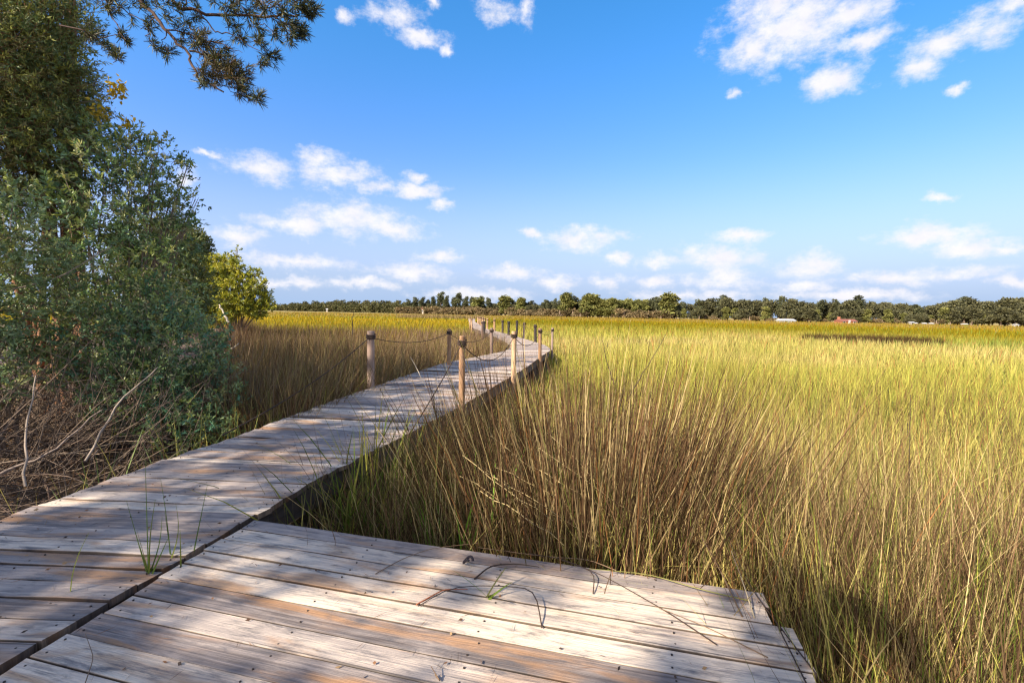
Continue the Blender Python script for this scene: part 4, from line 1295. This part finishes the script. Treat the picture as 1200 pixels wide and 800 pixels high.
# trees standing left of and behind the viewer: they throw the dappled shade
SHD = 'trees standing left of the picture that shade the bank and the deck'
SHADE = [  # x, y, height, spread, twigs
    
    (-14.0, 9.0, 9.4, 2.6, 2600), (-17.5, 13.0, 9.6, 2.8, 2400)]
for (x, y, h, s, n) in SHADE:
    g = float(ground_z(x, y))
    lobes = []
    for q in range(9):
        f = q / 8
        a = rng.random() * 6.28
        lobes.append((x + s * 0.75 * math.cos(a) * rng.random(), y + s * 0.75 * math.sin(a) * rng.random(), g + h * (0.28 + 0.62 * f), s * (0.62 - 0.25 * abs(f - 0.4))))
    shrub('shade_tree', 'leafy tree on the left bank whose crown shades the planks and the shrubs', lobes, (x, y), n, 12, 0.10, 0.045, cols=WARMG, r0=0.06, cat='tree', group=SHD, per_limb=2, wood_frac=0.05, twig=0.25)

# an airy oak behind the viewer: separate leaf clumps with sun between them
lobes = []
GAPS = [((405, 775), .25), ((600, 785), .22), ((725, 700), .20), ((480, 690), .20), ((320, 675), .20), ((235, 725), .18), ((800, 735), .14), ((520, 745), .16), ((150, 640), .20), ((60, 690), .2), ((660, 770), .12)]
GAPS = [(EYE + ray(*p) * (-EYE[2] / ray(*p)[2]), r) for p, r in GAPS]
for q in range(900):
    if len(lobes) >= 60: break
    tx, ty, t = rng.uniform(-2.9, 1.45), rng.uniform(0.6, 3.2), rng.uniform(9.0, 12.5)
    rad = 0.34 * rng.uniform(0.6, 1.15)
    if tx > 0.2 and ty > 2.75 - 0.24 * tx: continue
    if any(math.hypot(tx - g[0], (ty - g[1]) * 0.75) < rad * 0.7 + r * 0.95 for g, r in GAPS): continue
    if any(math.hypot(tx - l[4], ty - l[5]) < 0.2 for l in lobes): continue
    lobes.append((tx - t * SUN_TRAVEL[0], ty - t * SUN_TRAVEL[1], t * math.tan(SUN_ELEV), rad, tx, ty))
shrub('shade_tree', 'leafy tree on the left bank whose crown shades the planks and the shrubs', [l[:4] for l in lobes], (-9.6, -5.2), 2600, 12, 0.085, 0.045, cols=WARMG, r0=0.022, cat='tree', group=SHD, per_limb=0, wood_frac=0.0, twig=0.1, shell=0.2)
lobes = []
for q in range(38):
    ty, t = rng.uniform(3.2, 9.4), rng.uniform(9.5, 12.5)
    tx = rng.uniform(-3.2, 0.05 if ty < 5.6 else -0.85)
    lobes.append((tx - t * SUN_TRAVEL[0], ty - t * SUN_TRAVEL[1], t * math.tan(SUN_ELEV), 0.52 * rng.uniform(0.5, 1.2)))
shrub('shade_tree', 'leafy tree on the left bank whose crown shades the planks and the shrubs', lobes, (-10.2, -1.0), 1150, 14, 0.10, 0.05, cols=WARMG, r0=0.03, cat='tree', group=SHD, per_limb=1, wood_frac=0.0, twig=0.2, shell=0.3)

# ------------------------------------------------------------------ dead brush on the bank
def make_brush():
    acc = Acc()
    n = 900
    x = rng.uniform(-7.6, -3.5, n); y = rng.uniform(2.2, 7.0, n)
    keep = (x < np.interp(y, _L[:, 1], _L[:, 0]) - 0.12)
    x, y = x[keep], y[keep]
    for i in range(len(x)):
        g = float(ground_z(x[i], y[i]))
        L = rng.uniform(0.4, 1.5); az = rng.normal(0.3, 1.0); el = abs(rng.normal(0.25, 0.28))
        t = np.linspace(0, 1, 5)[:, None]
        d = np.array([math.cos(az) * math.cos(el), math.sin(az) * math.cos(el), math.sin(el)])
        P = np.array([x[i], y[i], g + rng.uniform(0, 0.25)]) + d * L * t + np.array([0, 0, -0.25]) * L * t ** 2 + rng.normal(0, 0.02, (5, 3))
        if (P[:, 0] > np.interp(P[:, 1], _L[:, 1], _L[:, 0]) - 0.03).any():
            continue
        r = rng.choice([0.003, 0.005, 0.008], p=[.6, .3, .1])
        c = np.array([[0.17, 0.12, 0.09], [0.28, 0.21, 0.15], [0.10, 0.065, 0.05], [0.16, 0.09, 0.055]])[rng.integers(0, 4)] * rng.uniform(0.7, 1.2)
        tube(acc, P, np.linspace(r, r * 0.5, 5), 4, c, cap=False)
    o = acc.build('dead_brush', M_DRY, smooth=True)
    tag(o, kind='stuff')
    # standing dead twigs in front of the shrubs
    acc = Acc()
    for i in range(420):
        x0 = rng.uniform(-6.8, -3.9); y0 = rng.uniform(4.2, 7.4)
        if x0 > np.interp(y0, _L[:, 1], _L[:, 0]) - 0.5: continue
        g = float(ground_z(x0, y0)); L = rng.uniform(0.8, 2.0); az = rng.normal(0.4, 1.2); el = rng.uniform(0.4, 1.2)
        d = np.array([math.cos(az) * math.cos(el), math.sin(az) * math.cos(el), math.sin(el)])
        t = np.linspace(0, 1, 6)[:, None]
        P = np.array([x0, y0, g]) + d * L * t + rng.normal(0, 0.03, (6, 3))
        if (P[:, 0] > np.interp(P[:, 1], _L[:, 1], _L[:, 0]) - 0.05).any(): continue
        c = np.array([0.20, 0.145, 0.105]) * rng.uniform(0.6, 1.3)
        tube(acc, P, np.linspace(0.007, 0.002, 6), 4, c, cap=False)
        for q in range(3):
            s = rng.integers(2, 5); e = P[s] + rng.normal(0, 0.22, 3)
            tube(acc, [P[s], e], [0.003, 0.0015], 3, c, cap=False)
    o = acc.build('dead_twigs', M_DRY, smooth=True)
    tag(o, kind='stuff')
    # leaf litter
    acc = Acc(); n = 9000
    x = rng.uniform(-9, -3.3, n); y = rng.uniform(1.0, 9.0, n)
    k = x < np.interp(y, _L[:, 1], _L[:, 0]) - 0.08
    x, y = x[k], y[k]; n = len(x)
    P = np.stack([x, y, ground_z(x, y) + rng.uniform(0, 0.05, n)], -1)
    D = rng.normal(0, 1, (n, 3)); D[:, 2] *= 0.3; D /= np.linalg.norm(D, axis=1)[:, None]
    pal = np.array([[0.16, 0.08, 0.045], [0.22, 0.13, 0.07], [0.11, 0.065, 0.045], [0.30, 0.17, 0.07]])
    leaves(acc, P, D, rng.uniform(0.03, 0.07, n), rng.uniform(0.015, 0.03, n), pal[rng.integers(0, 4, n)])
    o = acc.build('leaf_litter', M_DRY)
    tag(o, kind='stuff')


make_brush()


# needles and crumbs of leaf lying on the planks
acc = Acc(); n = 900
lx = rng.uniform(-3.2, 1.2, n); ly = rng.uniform(1.2, 6.5, n); kk = on_walk(lx, ly, -0.05)
lx, ly = lx[kk], ly[kk]; n = len(lx)
D = rng.normal(0, 1, (n, 3)); D[:, 2] = 0.02; D /= np.linalg.norm(D, axis=1)[:, None]
ndl = rng.random(n) < 0.55
leaves(acc, np.stack([lx, ly, np.full(n, 0.006)], -1), D, np.where(ndl, rng.uniform(0.04, 0.09, n), rng.uniform(0.012, 0.03, n)), np.where(ndl, 0.0022, rng.uniform(0.008, 0.016, n)),
       np.array([[0.20, 0.10, 0.05], [0.12, 0.07, 0.045], [0.26, 0.17, 0.09], [0.07, 0.05, 0.04]])[rng.integers(0, 4, n)], 0.05)
o = acc.build('leaf_crumbs', M_DRY); tag(o, kind='stuff')


def dead_limb(pts, r, label, name='dead_branch', col=(0.5, 0.42, 0.32)):
    acc = Acc(); P = np.array(pts, float)
    n = 10; t = np.linspace(0, len(P) - 1, n); i = np.clip(t.astype(int), 0, len(P) - 2); f = (t - i)[:, None]
    Q = P[i] * (1 - f) + P[i + 1] * f; Q[1:-1] += rng.normal(0, r * 0.5, (n - 2, 3))
    tube(acc, Q, np.linspace(r, r * 0.45, n), 6, col)
    o = acc.build(name, M_DRY, smooth=True, origin=tuple(Q[0])); tag(o, label, 'branch')


dead_limb([spot(268, 378, 21), spot(262, 366, 21.1), spot(256, 356, 21.3)], 0.05, 'pale leaning dead stump under the yellow-green cedar')
dead_limb([spot(250, 420, 11), spot(268, 412, 11), spot(280, 402, 11.1)], 0.03, 'pale dead branch sticking up from the rush right of the shrubs')
dead_limb([spot(500, 455, 8.0), spot(490, 435, 8.2), spot(481, 418, 8.4)], 0.007, 'pale broken reed leaning across the boardwalk edge beside the thick post', name='broken_reed')
dead_limb([spot(100, 540, 4.6), spot(140, 470, 5.0), spot(185, 430, 5.4)], 0.012, 'long grey bare branch slanting up through the brush', col=(0.3, 0.24, 0.19))
dead_limb([spot(30, 570, 4.3), spot(30, 500, 4.6), spot(42, 440, 4.9)], 0.012, 'upright grey bare branch at the far left of the brush', col=(0.3, 0.24, 0.19))
dead_limb([spot(0, 555, 4.4), spot(60, 530, 4.6), spot(120, 480, 5.0)], 0.014, 'low grey bare branch lying across the brush heap', col=(0.26, 0.2, 0.16))
dead_limb([spot(-10, 345, 5.2), spot(70, 325, 5.6), spot(130, 290, 6.0)], 0.012, 'thin bare branch crossing in front of the tall shrub', col=(0.3, 0.24, 0.18))
dead_limb([spot(413, 392, 15), spot(413, 372, 15), spot(414.5, 366, 15)], 0.016, 'single dark stalk standing tall above the golden meadow', name='tall_stalk', col=(0.08, 0.06, 0.04))
dead_limb([spot(734, 470, 5.0), spot(757, 432, 5.1), spot(780, 392, 5.2)], 0.006, 'tall dark rush stem leaning right above the meadow', name='tall_stalk', col=(0.08, 0.055, 0.035))
dead_limb([spot(720, 450, 5.4), spot(710, 420, 5.4), spot(705, 392, 5.4)], 0.006, 'tall dark rush stem leaning left above the meadow', name='tall_stalk', col=(0.08, 0.055, 0.035))
dead_limb([spot(1064, 600, 3.3), spot(1066, 520, 3.3), spot(1067, 462, 3.3)], 0.004, 'tall straight dark stem standing in the right meadow', name='tall_stalk', col=(0.08, 0.055, 0.035))

# ------------------------------------------------------------------ far shore
SHORE_PX = [300, 480, 560, 650, 780, 900, 1200, 1420]; SHORE_D = [560, 440, 380, 330, 300, 262, 240, 235]


def shore(px):
    d = float(np.interp(px, SHORE_PX, SHORE_D))
    x = (px - 600) / F_PX * d
    return x, d


def far_tree_mesh(kind, seed):
    r = np.random.default_rng(seed)
    fol = Acc(); wood = Acc()
    lobes = []
    if kind == 'pine':
        H = 13.0
        for q in range(7):
            f = q / 6
            lobes.append((r.normal(0, 0.9), r.normal(0, 0.9), H * (0.58 + 0.4 * f), 1.5 - 0.6 * f))
        n, s = 420, 0.75
        cols = [np.array([0.081, 0.088, 0.046]), np.array([0.105, 0.107, 0.052])]
    elif kind == 'oak':
        H = 11.5
        for q in range(12):
            a = r.random() * 6.28; f = r.random()
            rr = 3.6 * math.sqrt(r.random()) * (1.05 - 0.6 * f)
            lobes.append((rr * math.cos(a), rr * math.sin(a), H * (0.28 + 0.6 * f), r.uniform(1.3, 2.3)))
        n, s = 1000, 0.85
        cols = [np.array([0.098, 0.097, 0.049]), np.array([0.130, 0.121, 0.055]), np.array([0.081, 0.079, 0.046])]
    elif kind == 'green':
        H = 11.0
        for q in range(12):
            a = r.random() * 6.28; f = q / 11
            rr = 1.8 * math.sqrt(r.random()) * (1.0 - 0.5 * f)
            lobes.append((rr * math.cos(a), rr * math.sin(a), H * (0.22 + 0.72 * f), r.uniform(0.8, 1.5)))
        n, s = 800, 0.75
        cols = [np.array([0.163, 0.171, 0.052]), np.array([0.203, 0.192, 0.061])]
    else:  # scrub
        H = 4.5
        for q in range(7):
            a = r.random() * 6.28; f = r.random(); rr = 2.4 * math.sqrt(r.random())
            lobes.append((rr * math.cos(a), rr * math.sin(a), H * (0.15 + 0.6 * f), r.uniform(0.8, 1.4)))
        n, s = 480, 0.6
        cols = [np.array([0.187, 0.142, 0.078]), np.array([0.235, 0.164, 0.086]), np.array([0.155, 0.128, 0.061])]
    P, D, k = lobe_points(lobes, n, 0.5)
    P[:, 2] = np.maximum(P[:, 2], 0.2)
    tone = r.uniform(0.7, 1.35, len(lobes))[k][:, None]
    twigs_of_leaves(fol, None, P, D, 3, s, s * 0.62, cols, 0.5, up=0.2)
    fol.c[-1] = fol.c[-1] * np.repeat(tone, 12, 0)
    tube(wood, [(0, 0, -0.4), (0.1, 0, H * 0.4), (0, 0.1, H * 0.85)], [0.32, 0.24, 0.1], 6)
    for l in lobes[:6]:
        tube(wood, [(0.05, 0, max(0.5, l[2] - 2.2)), (l[0], l[1], l[2])], [0.14, 0.06], 4, cap=False)
    return fol, wood


VAR = {}
for kind, nv in (('pine', 4), ('oak', 5), ('green', 3), ('scrub', 3)):
    VAR[kind] = [far_tree_mesh(kind, 100 + 13 * i + len(kind)) for i in range(nv)]
PROTO = {}


def far_tree(kind, px, dd, scale, wscale, label, group):
    i = int(rng.integers(0, len(VAR[kind])))
    x, d = shore(px); d += dd; x = (px - 600) / F_PX * d
    loc = (x, d, float(ground_z(x, d)))
    nm = {'pine': 'far_pine', 'oak': 'far_oak', 'green': 'far_tree', 'scrub': 'far_shrub'}[kind]
    root = empty(nm, loc)
    root.rotation_euler = (0, 0, rng.random() * 6.28)
    root.scale = (scale * wscale, scale * wscale, scale)
    tag(root, label, 'shrub' if kind == 'scrub' else 'tree', group)
    if (kind, i) not in PROTO:
        f, w = VAR[kind][i]
        fo = f.build('crown', M_FAR); wo = w.build('trunk', M_BARK)
        PROTO[(kind, i)] = (fo.data, wo.data)
        for q in (fo, wo):
            q.parent = root
    else:
        for nm2, me in zip(('crown', 'trunk'), PROTO[(kind, i)]):
            c = bpy.data.objects.new(nm2, me); COL.objects.link(c); c.parent = root
    return root


TL = 'trees of the far shoreline wood'
# right-hand wood, x 780..1230
def profile(px):
    """tree top height in metres along the shore, read from the skyline"""
    return float(np.interp(px, [780, 800, 830, 850, 880, 905, 920, 945, 960, 985, 1005, 1020, 1050, 1072, 1090, 1100, 1135, 1150, 1165, 1180, 1230],
                           [8.5, 9, 12.5, 12.8, 12, 11, 12, 11, 10, 10.8, 12.5, 11, 11, 9.2, 10, 12.0, 13.4, 11.5, 12.8, 14.5, 12]))


px = 782.0
while px < 1235:
    h = profile(px)
    far_tree('oak' if rng.random() < 0.72 else 'pine', px + rng.normal(0, 1), rng.uniform(6, 22), h / 11.6 * rng.uniform(0.94, 1.08), rng.uniform(1.1, 1.4),
             'full dark crowned tree in the wood along the right far shore', 'dark trees of the right far shore')
    px += rng.uniform(7, 10)
px = 785.0
while px < 1235:
    far_tree(rng.choice(['oak', 'green', 'scrub'], p=[.45, .3, .25]), px, rng.uniform(-3, 4), profile(px) / 12.2 * rng.uniform(0.5, 0.78), 1.5,
             'lower greyish tree at the front of the right far shore', 'front trees of the right far shore')
    px += rng.uniform(7, 10)
# bright green middle stand x 660..782
px = 655.0
while px < 786:
    far_tree('green' if rng.random() < 0.72 else 'pine', px, rng.uniform(4, 20), rng.uniform(0.92, 1.08) * float(np.interp(px, [655, 675, 760, 786], [0.8, 1.05, 1.03, 0.75])), 1.4,
             'bright green tree of the even stand in the middle of the far shore', 'bright green stand on the middle far shore')
    px += rng.uniform(3.6, 5.5)
px = 560.0
while px < 790:
    far_tree('scrub' if rng.random() < 0.65 else 'green', px, rng.uniform(-6, 2), rng.uniform(0.9, 1.4), 1.7, 'low olive shrub at the foot of the middle far shore', 'low shrubs on the middle far shore')
    px += rng.uniform(6, 9)
# tall pines, x 475..575 and low gap 575..655
for q, (px, hh) in enumerate(((478, 11.5), (486, 13), (494, 14), (501, 12.5), (508, 14.2), (516, 16.5), (523, 13.5), (531, 14), (537, 15), (545, 13.5), (553, 14), (562, 12.8), (571, 12.2))):
    far_tree('pine', px, rng.uniform(2, 16), hh / 12.4 * rng.uniform(0.92, 1.1), rng.uniform(0.95, 1.4), 'tall thin pine rising above the scrub left of the far boardwalk end', 'tall pines left of the middle far shore')
for q, (px, hh) in enumerate(((584, 8.5), (592, 9), (602, 9.5), (610, 8.6), (618, 9), (627, 8.8), (634, 8.2), (642, 10.8), (650, 12), (658, 12.4))):
    far_tree('pine' if px > 638 else 'oak', px, rng.uniform(2, 12), hh / 13.2, rng.uniform(0.7, 0.95) if px > 638 else 1.0,
             'thin pine with a small tuft standing in the gap of the far treeline' if px > 638 else 'low dark tree in the dip of the far treeline', 'trees in the dip of the middle far shore')
for px in np.arange(468, 665, 6.0):
    far_tree('oak' if rng.random() < 0.8 else 'pine', px + rng.normal(0, 1.2), rng.uniform(14, 30), rng.uniform(0.52, 0.72), rng.uniform(1.0, 1.4), 'darker tree filling in behind the front row of the middle far shore', 'back row of the middle far shore')
for px in np.arange(474, 672, 4.2):
    far_tree('oak' if rng.random() < 0.6 else 'pine', px + rng.normal(0, 1.0), rng.uniform(8, 18), rng.uniform(0.62, 0.8) * (1.0 if px < 580 else 1.12), rng.uniform(1.25, 1.6), 'mid-height tree in the unbroken run behind the far boardwalk end', 'unbroken run of trees behind the far boardwalk end')
for px in np.arange(660, 800, 6.0):
    far_tree('oak', px + rng.normal(0, 1.2), rng.uniform(16, 30), rng.uniform(0.84, 0.98), rng.uniform(1.0, 1.3), 'darker tree filling in behind the bright green stand', 'back row behind the bright green stand')
for px in np.arange(470, 580, 6.5):
    far_tree('scrub', px + rng.normal(0, 1), rng.uniform(-6, 4), rng.uniform(1.0, 1.5), 1.8, 'brownish scrub at the foot of the tall far pines', 'scrub under the tall far pines')


def far_woodland():
    """the left far shore reads as one low hazy mass"""
    fol = Acc()
    lobes = []
    for px in np.arange(250, 482, 3.4):
        x, d = shore(px)
        hgt = float(np.interp(px, [250, 330, 345, 400, 470, 482], [6, 6.5, 9.0, 11.5, 11.0, 9]))
        for row in range(3):
            dd = d + row * 9 + rng.uniform(-3, 3); h = hgt * (0.55 + 0.22 * row) * rng.uniform(0.85, 1.1)
            xx = (px - 600) / F_PX * dd
            g = float(ground_z(xx, dd))
            for z in (0.25, 0.6, 0.85):
                lobes.append((xx + rng.normal(0, 1.5), dd + rng.normal(0, 1), g + h * z, 1.9 + 0.4 * rng.random()))
    P, D, k = lobe_points(lobes, 26000, 0.4)
    tone = rng.uniform(0.75, 1.3, len(lobes))[k][:, None]
    twigs_of_leaves(fol, None, P, D, 2, 1.5, 1.1, [np.array([0.10, 0.095, 0.04]), np.array([0.085, 0.09, 0.035]), np.array([0.12, 0.105, 0.05])], 0.5)
    fol.c[-1] = fol.c[-1] * np.repeat(tone, 8, 0)
    o = fol.build('far_woodland', M_FAR)
    tag(o, kind='stuff')
    # reedy brown bank with a fallen fence look left of the far boardwalk
    n = 2600; fx = rng.uniform(-34, -9, n); fy = 150 + rng.normal(0, 3, n)
    acc = Acc()
    blades(acc, np.stack([fx, fy, ground_z(fx, fy)], -1), rng.uniform(1.0, 1.7, n), rng.uniform(0.1, 0.22, n), rng.uniform(-3, 3, n), np.abs(rng.normal(0, .1, n)), np.abs(rng.normal(0, .1, n)),
           np.tile(np.array([0.22, 0.16, 0.08]), (n, 1)), np.array([0.30, 0.22, 0.10]) * rng.uniform(0.6, 1.2, (n, 1)), 2)
    o = acc.build('reed_bank', M_GRASS); tag(o, kind='stuff')
    # dark stubble in the bare break far right
    n = 3000; a = rng.random(n) * 6.28; q = np.sqrt(rng.random(n))
    fx = 31.5 + 5.6 * q * np.cos(a); fy = 43.0 + 4.2 * q * np.sin(a)
    acc = Acc()
    blades(acc, np.stack([fx, fy, ground_z(fx, fy)], -1), rng.uniform(0.7, 1.15, n), rng.uniform(0.025, 0.06, n), rng.uniform(-3, 3, n), np.abs(rng.normal(0, .3, n)), np.abs(rng.normal(0, .2, n)),
           np.tile(np.array([0.05, 0.035, 0.02]), (n, 1)), np.array([0.09, 0.055, 0.025]) * rng.uniform(0.6, 1.3, (n, 1)), 2)
    o = acc.build('trampled_reeds', M_GRASS); tag(o, kind='stuff')


far_woodland()

M_WHITE = flat_material('white_painted_siding', (0.42, 0.41, 0.40), 0.6, 0.05)
M_WROOF = flat_material('pale_metal_roof', (0.45, 0.45, 0.46), 0.5, 0.06)
M_RROOF = flat_material('red_brown_roof', (0.22, 0.085, 0.06), 0.7, 0.2)
M_BRICKW = flat_material('brick_wall', (0.36, 0.14, 0.08), 0.8, 0.2)
M_GLASS = flat_material('dark_window_glass', (0.03, 0.035, 0.045), 0.1, 0.1, spec=0.6)
M_BEIGE = flat_material('beige_siding', (0.5, 0.4, 0.32), 0.7, 0.1)
M_TRIM = flat_material('white_trim', (0.8, 0.8, 0.78), 0.5, 0.03)


def house(px, dd, L, W, H, RH, wall, roof, label, name='house', turn=0.05, chim=False, lift=0.0):
    x, d = shore(px); d += dd; x = (px - 600) / F_PX * d
    g = float(ground_z(x, d)) + lift
    root = empty(name, (x, d, g)); tag(root, label, 'house' if name == 'house' else 'shed')
    root.rotation_euler = (0, 0, turn)

    def part(acc, nm, mat, par=root):
        o = acc.build(nm, mat); o.parent = par
        return o
    a = Acc(); box(a, (0, 0, H / 2 - 0.3), (L / 2, W / 2, H / 2 + 0.3)); part(a, 'wall', wall)
    a = Acc(); e = 0.35
    V = [(-L / 2 - e, -W / 2 - e, H), (L / 2 + e, -W / 2 - e, H), (L / 2 + e, W / 2 + e, H), (-L / 2 - e, W / 2 + e, H), (-L / 2 - e, 0, H + RH), (L / 2 + e, 0, H + RH)]
    a.add(V, [[0, 1, 5, 4], [2, 3, 4, 5]]); a.add(V, [[0, 4, 3], [1, 2, 5]]); a.add(np.array(V) + [0, 0, 0.004], [[3, 2, 1, 0]])
    ro = part(a, 'roof', roof)
    if chim:
        c = Acc(); box(c, (-L * 0.42, 0.3, H + RH * 0.5 + 0.4), (0.45, 0.45, RH * 0.5 + 0.7)); part(c, 'chimney', M_BRICKW, ro)
    nw = max(1, int(L / 2.6))
    for q in range(nw):
        wx = -L / 2 + L * (q + 0.5) / nw
        if q == nw // 2 and nw > 2:
            c = Acc(); box(c, (wx, -W / 2 - 0.03, 0.85), (0.48, 0.04, 1.05)); part(c, 'door', M_TRIM)
        else:
            c = Acc(); box(c, (wx, -W / 2 - 0.03, H * 0.58), (0.52, 0.03, 0.6)); wo = part(c, 'window', M_GLASS)
            c = Acc()
            for (ox, oz, hx, hz) in ((0, 0.64, 0.6, 0.05), (0, -0.64, 0.6, 0.05), (-0.56, 0, 0.05, 0.6), (0.56, 0, 0.05, 0.6)):
                box(c, (wx + ox, -W / 2 - 0.06, H * 0.58 + oz), (hx, 0.035, hz))
            part(c, 'window_frame', M_TRIM, wo)
    return root


house(920, -16, 7.2, 5.0, 1.4, 0.9, M_WHITE, M_WROOF, 'low white house with a pale roof at the edge of the right far wood', lift=-0.55)
house(990, -14, 8.0, 5.0, 1.4, 1.1, M_BRICKW, M_RROOF, 'low house with a red roof and chimney at the edge of the right far wood', chim=True, lift=-0.35)
for px, L, H, lab in ((1067, 2.2, 1.8, 'small white shed leftmost of the pale sheds under the right far trees'), (1071, 1.8, 1.3, 'low white shed standing close beside the leftmost shed'), (1082, 1.6, 1.3, 'lone small white shed right of the shed pair'),
                      (1090, 1.6, 1.3, 'small white shed in the middle of the far right row'), (1129, 2.8, 1.3, 'pale shed under the grey bushes of the right far shore'), (1189, 2.2, 1.6, 'small pale shed closest to the right side of the picture')):
    house(px, -7, L * 0.7, 1.5, H * 0.85, 0.4, M_WHITE, M_WROOF, lab, name='shed', lift=-0.5)
house(495, -14, 1.3, 1.3, 4.2, 0.9, M_BEIGE, M_RROOF, 'narrow pale hut with a reddish roof under the tall far pines', name='shed')
house(383, -12, 1.4, 1.4, 2.6, 0.7, M_BEIGE, M_WROOF, 'tiny pale hut far off on the left shore', name='shed')
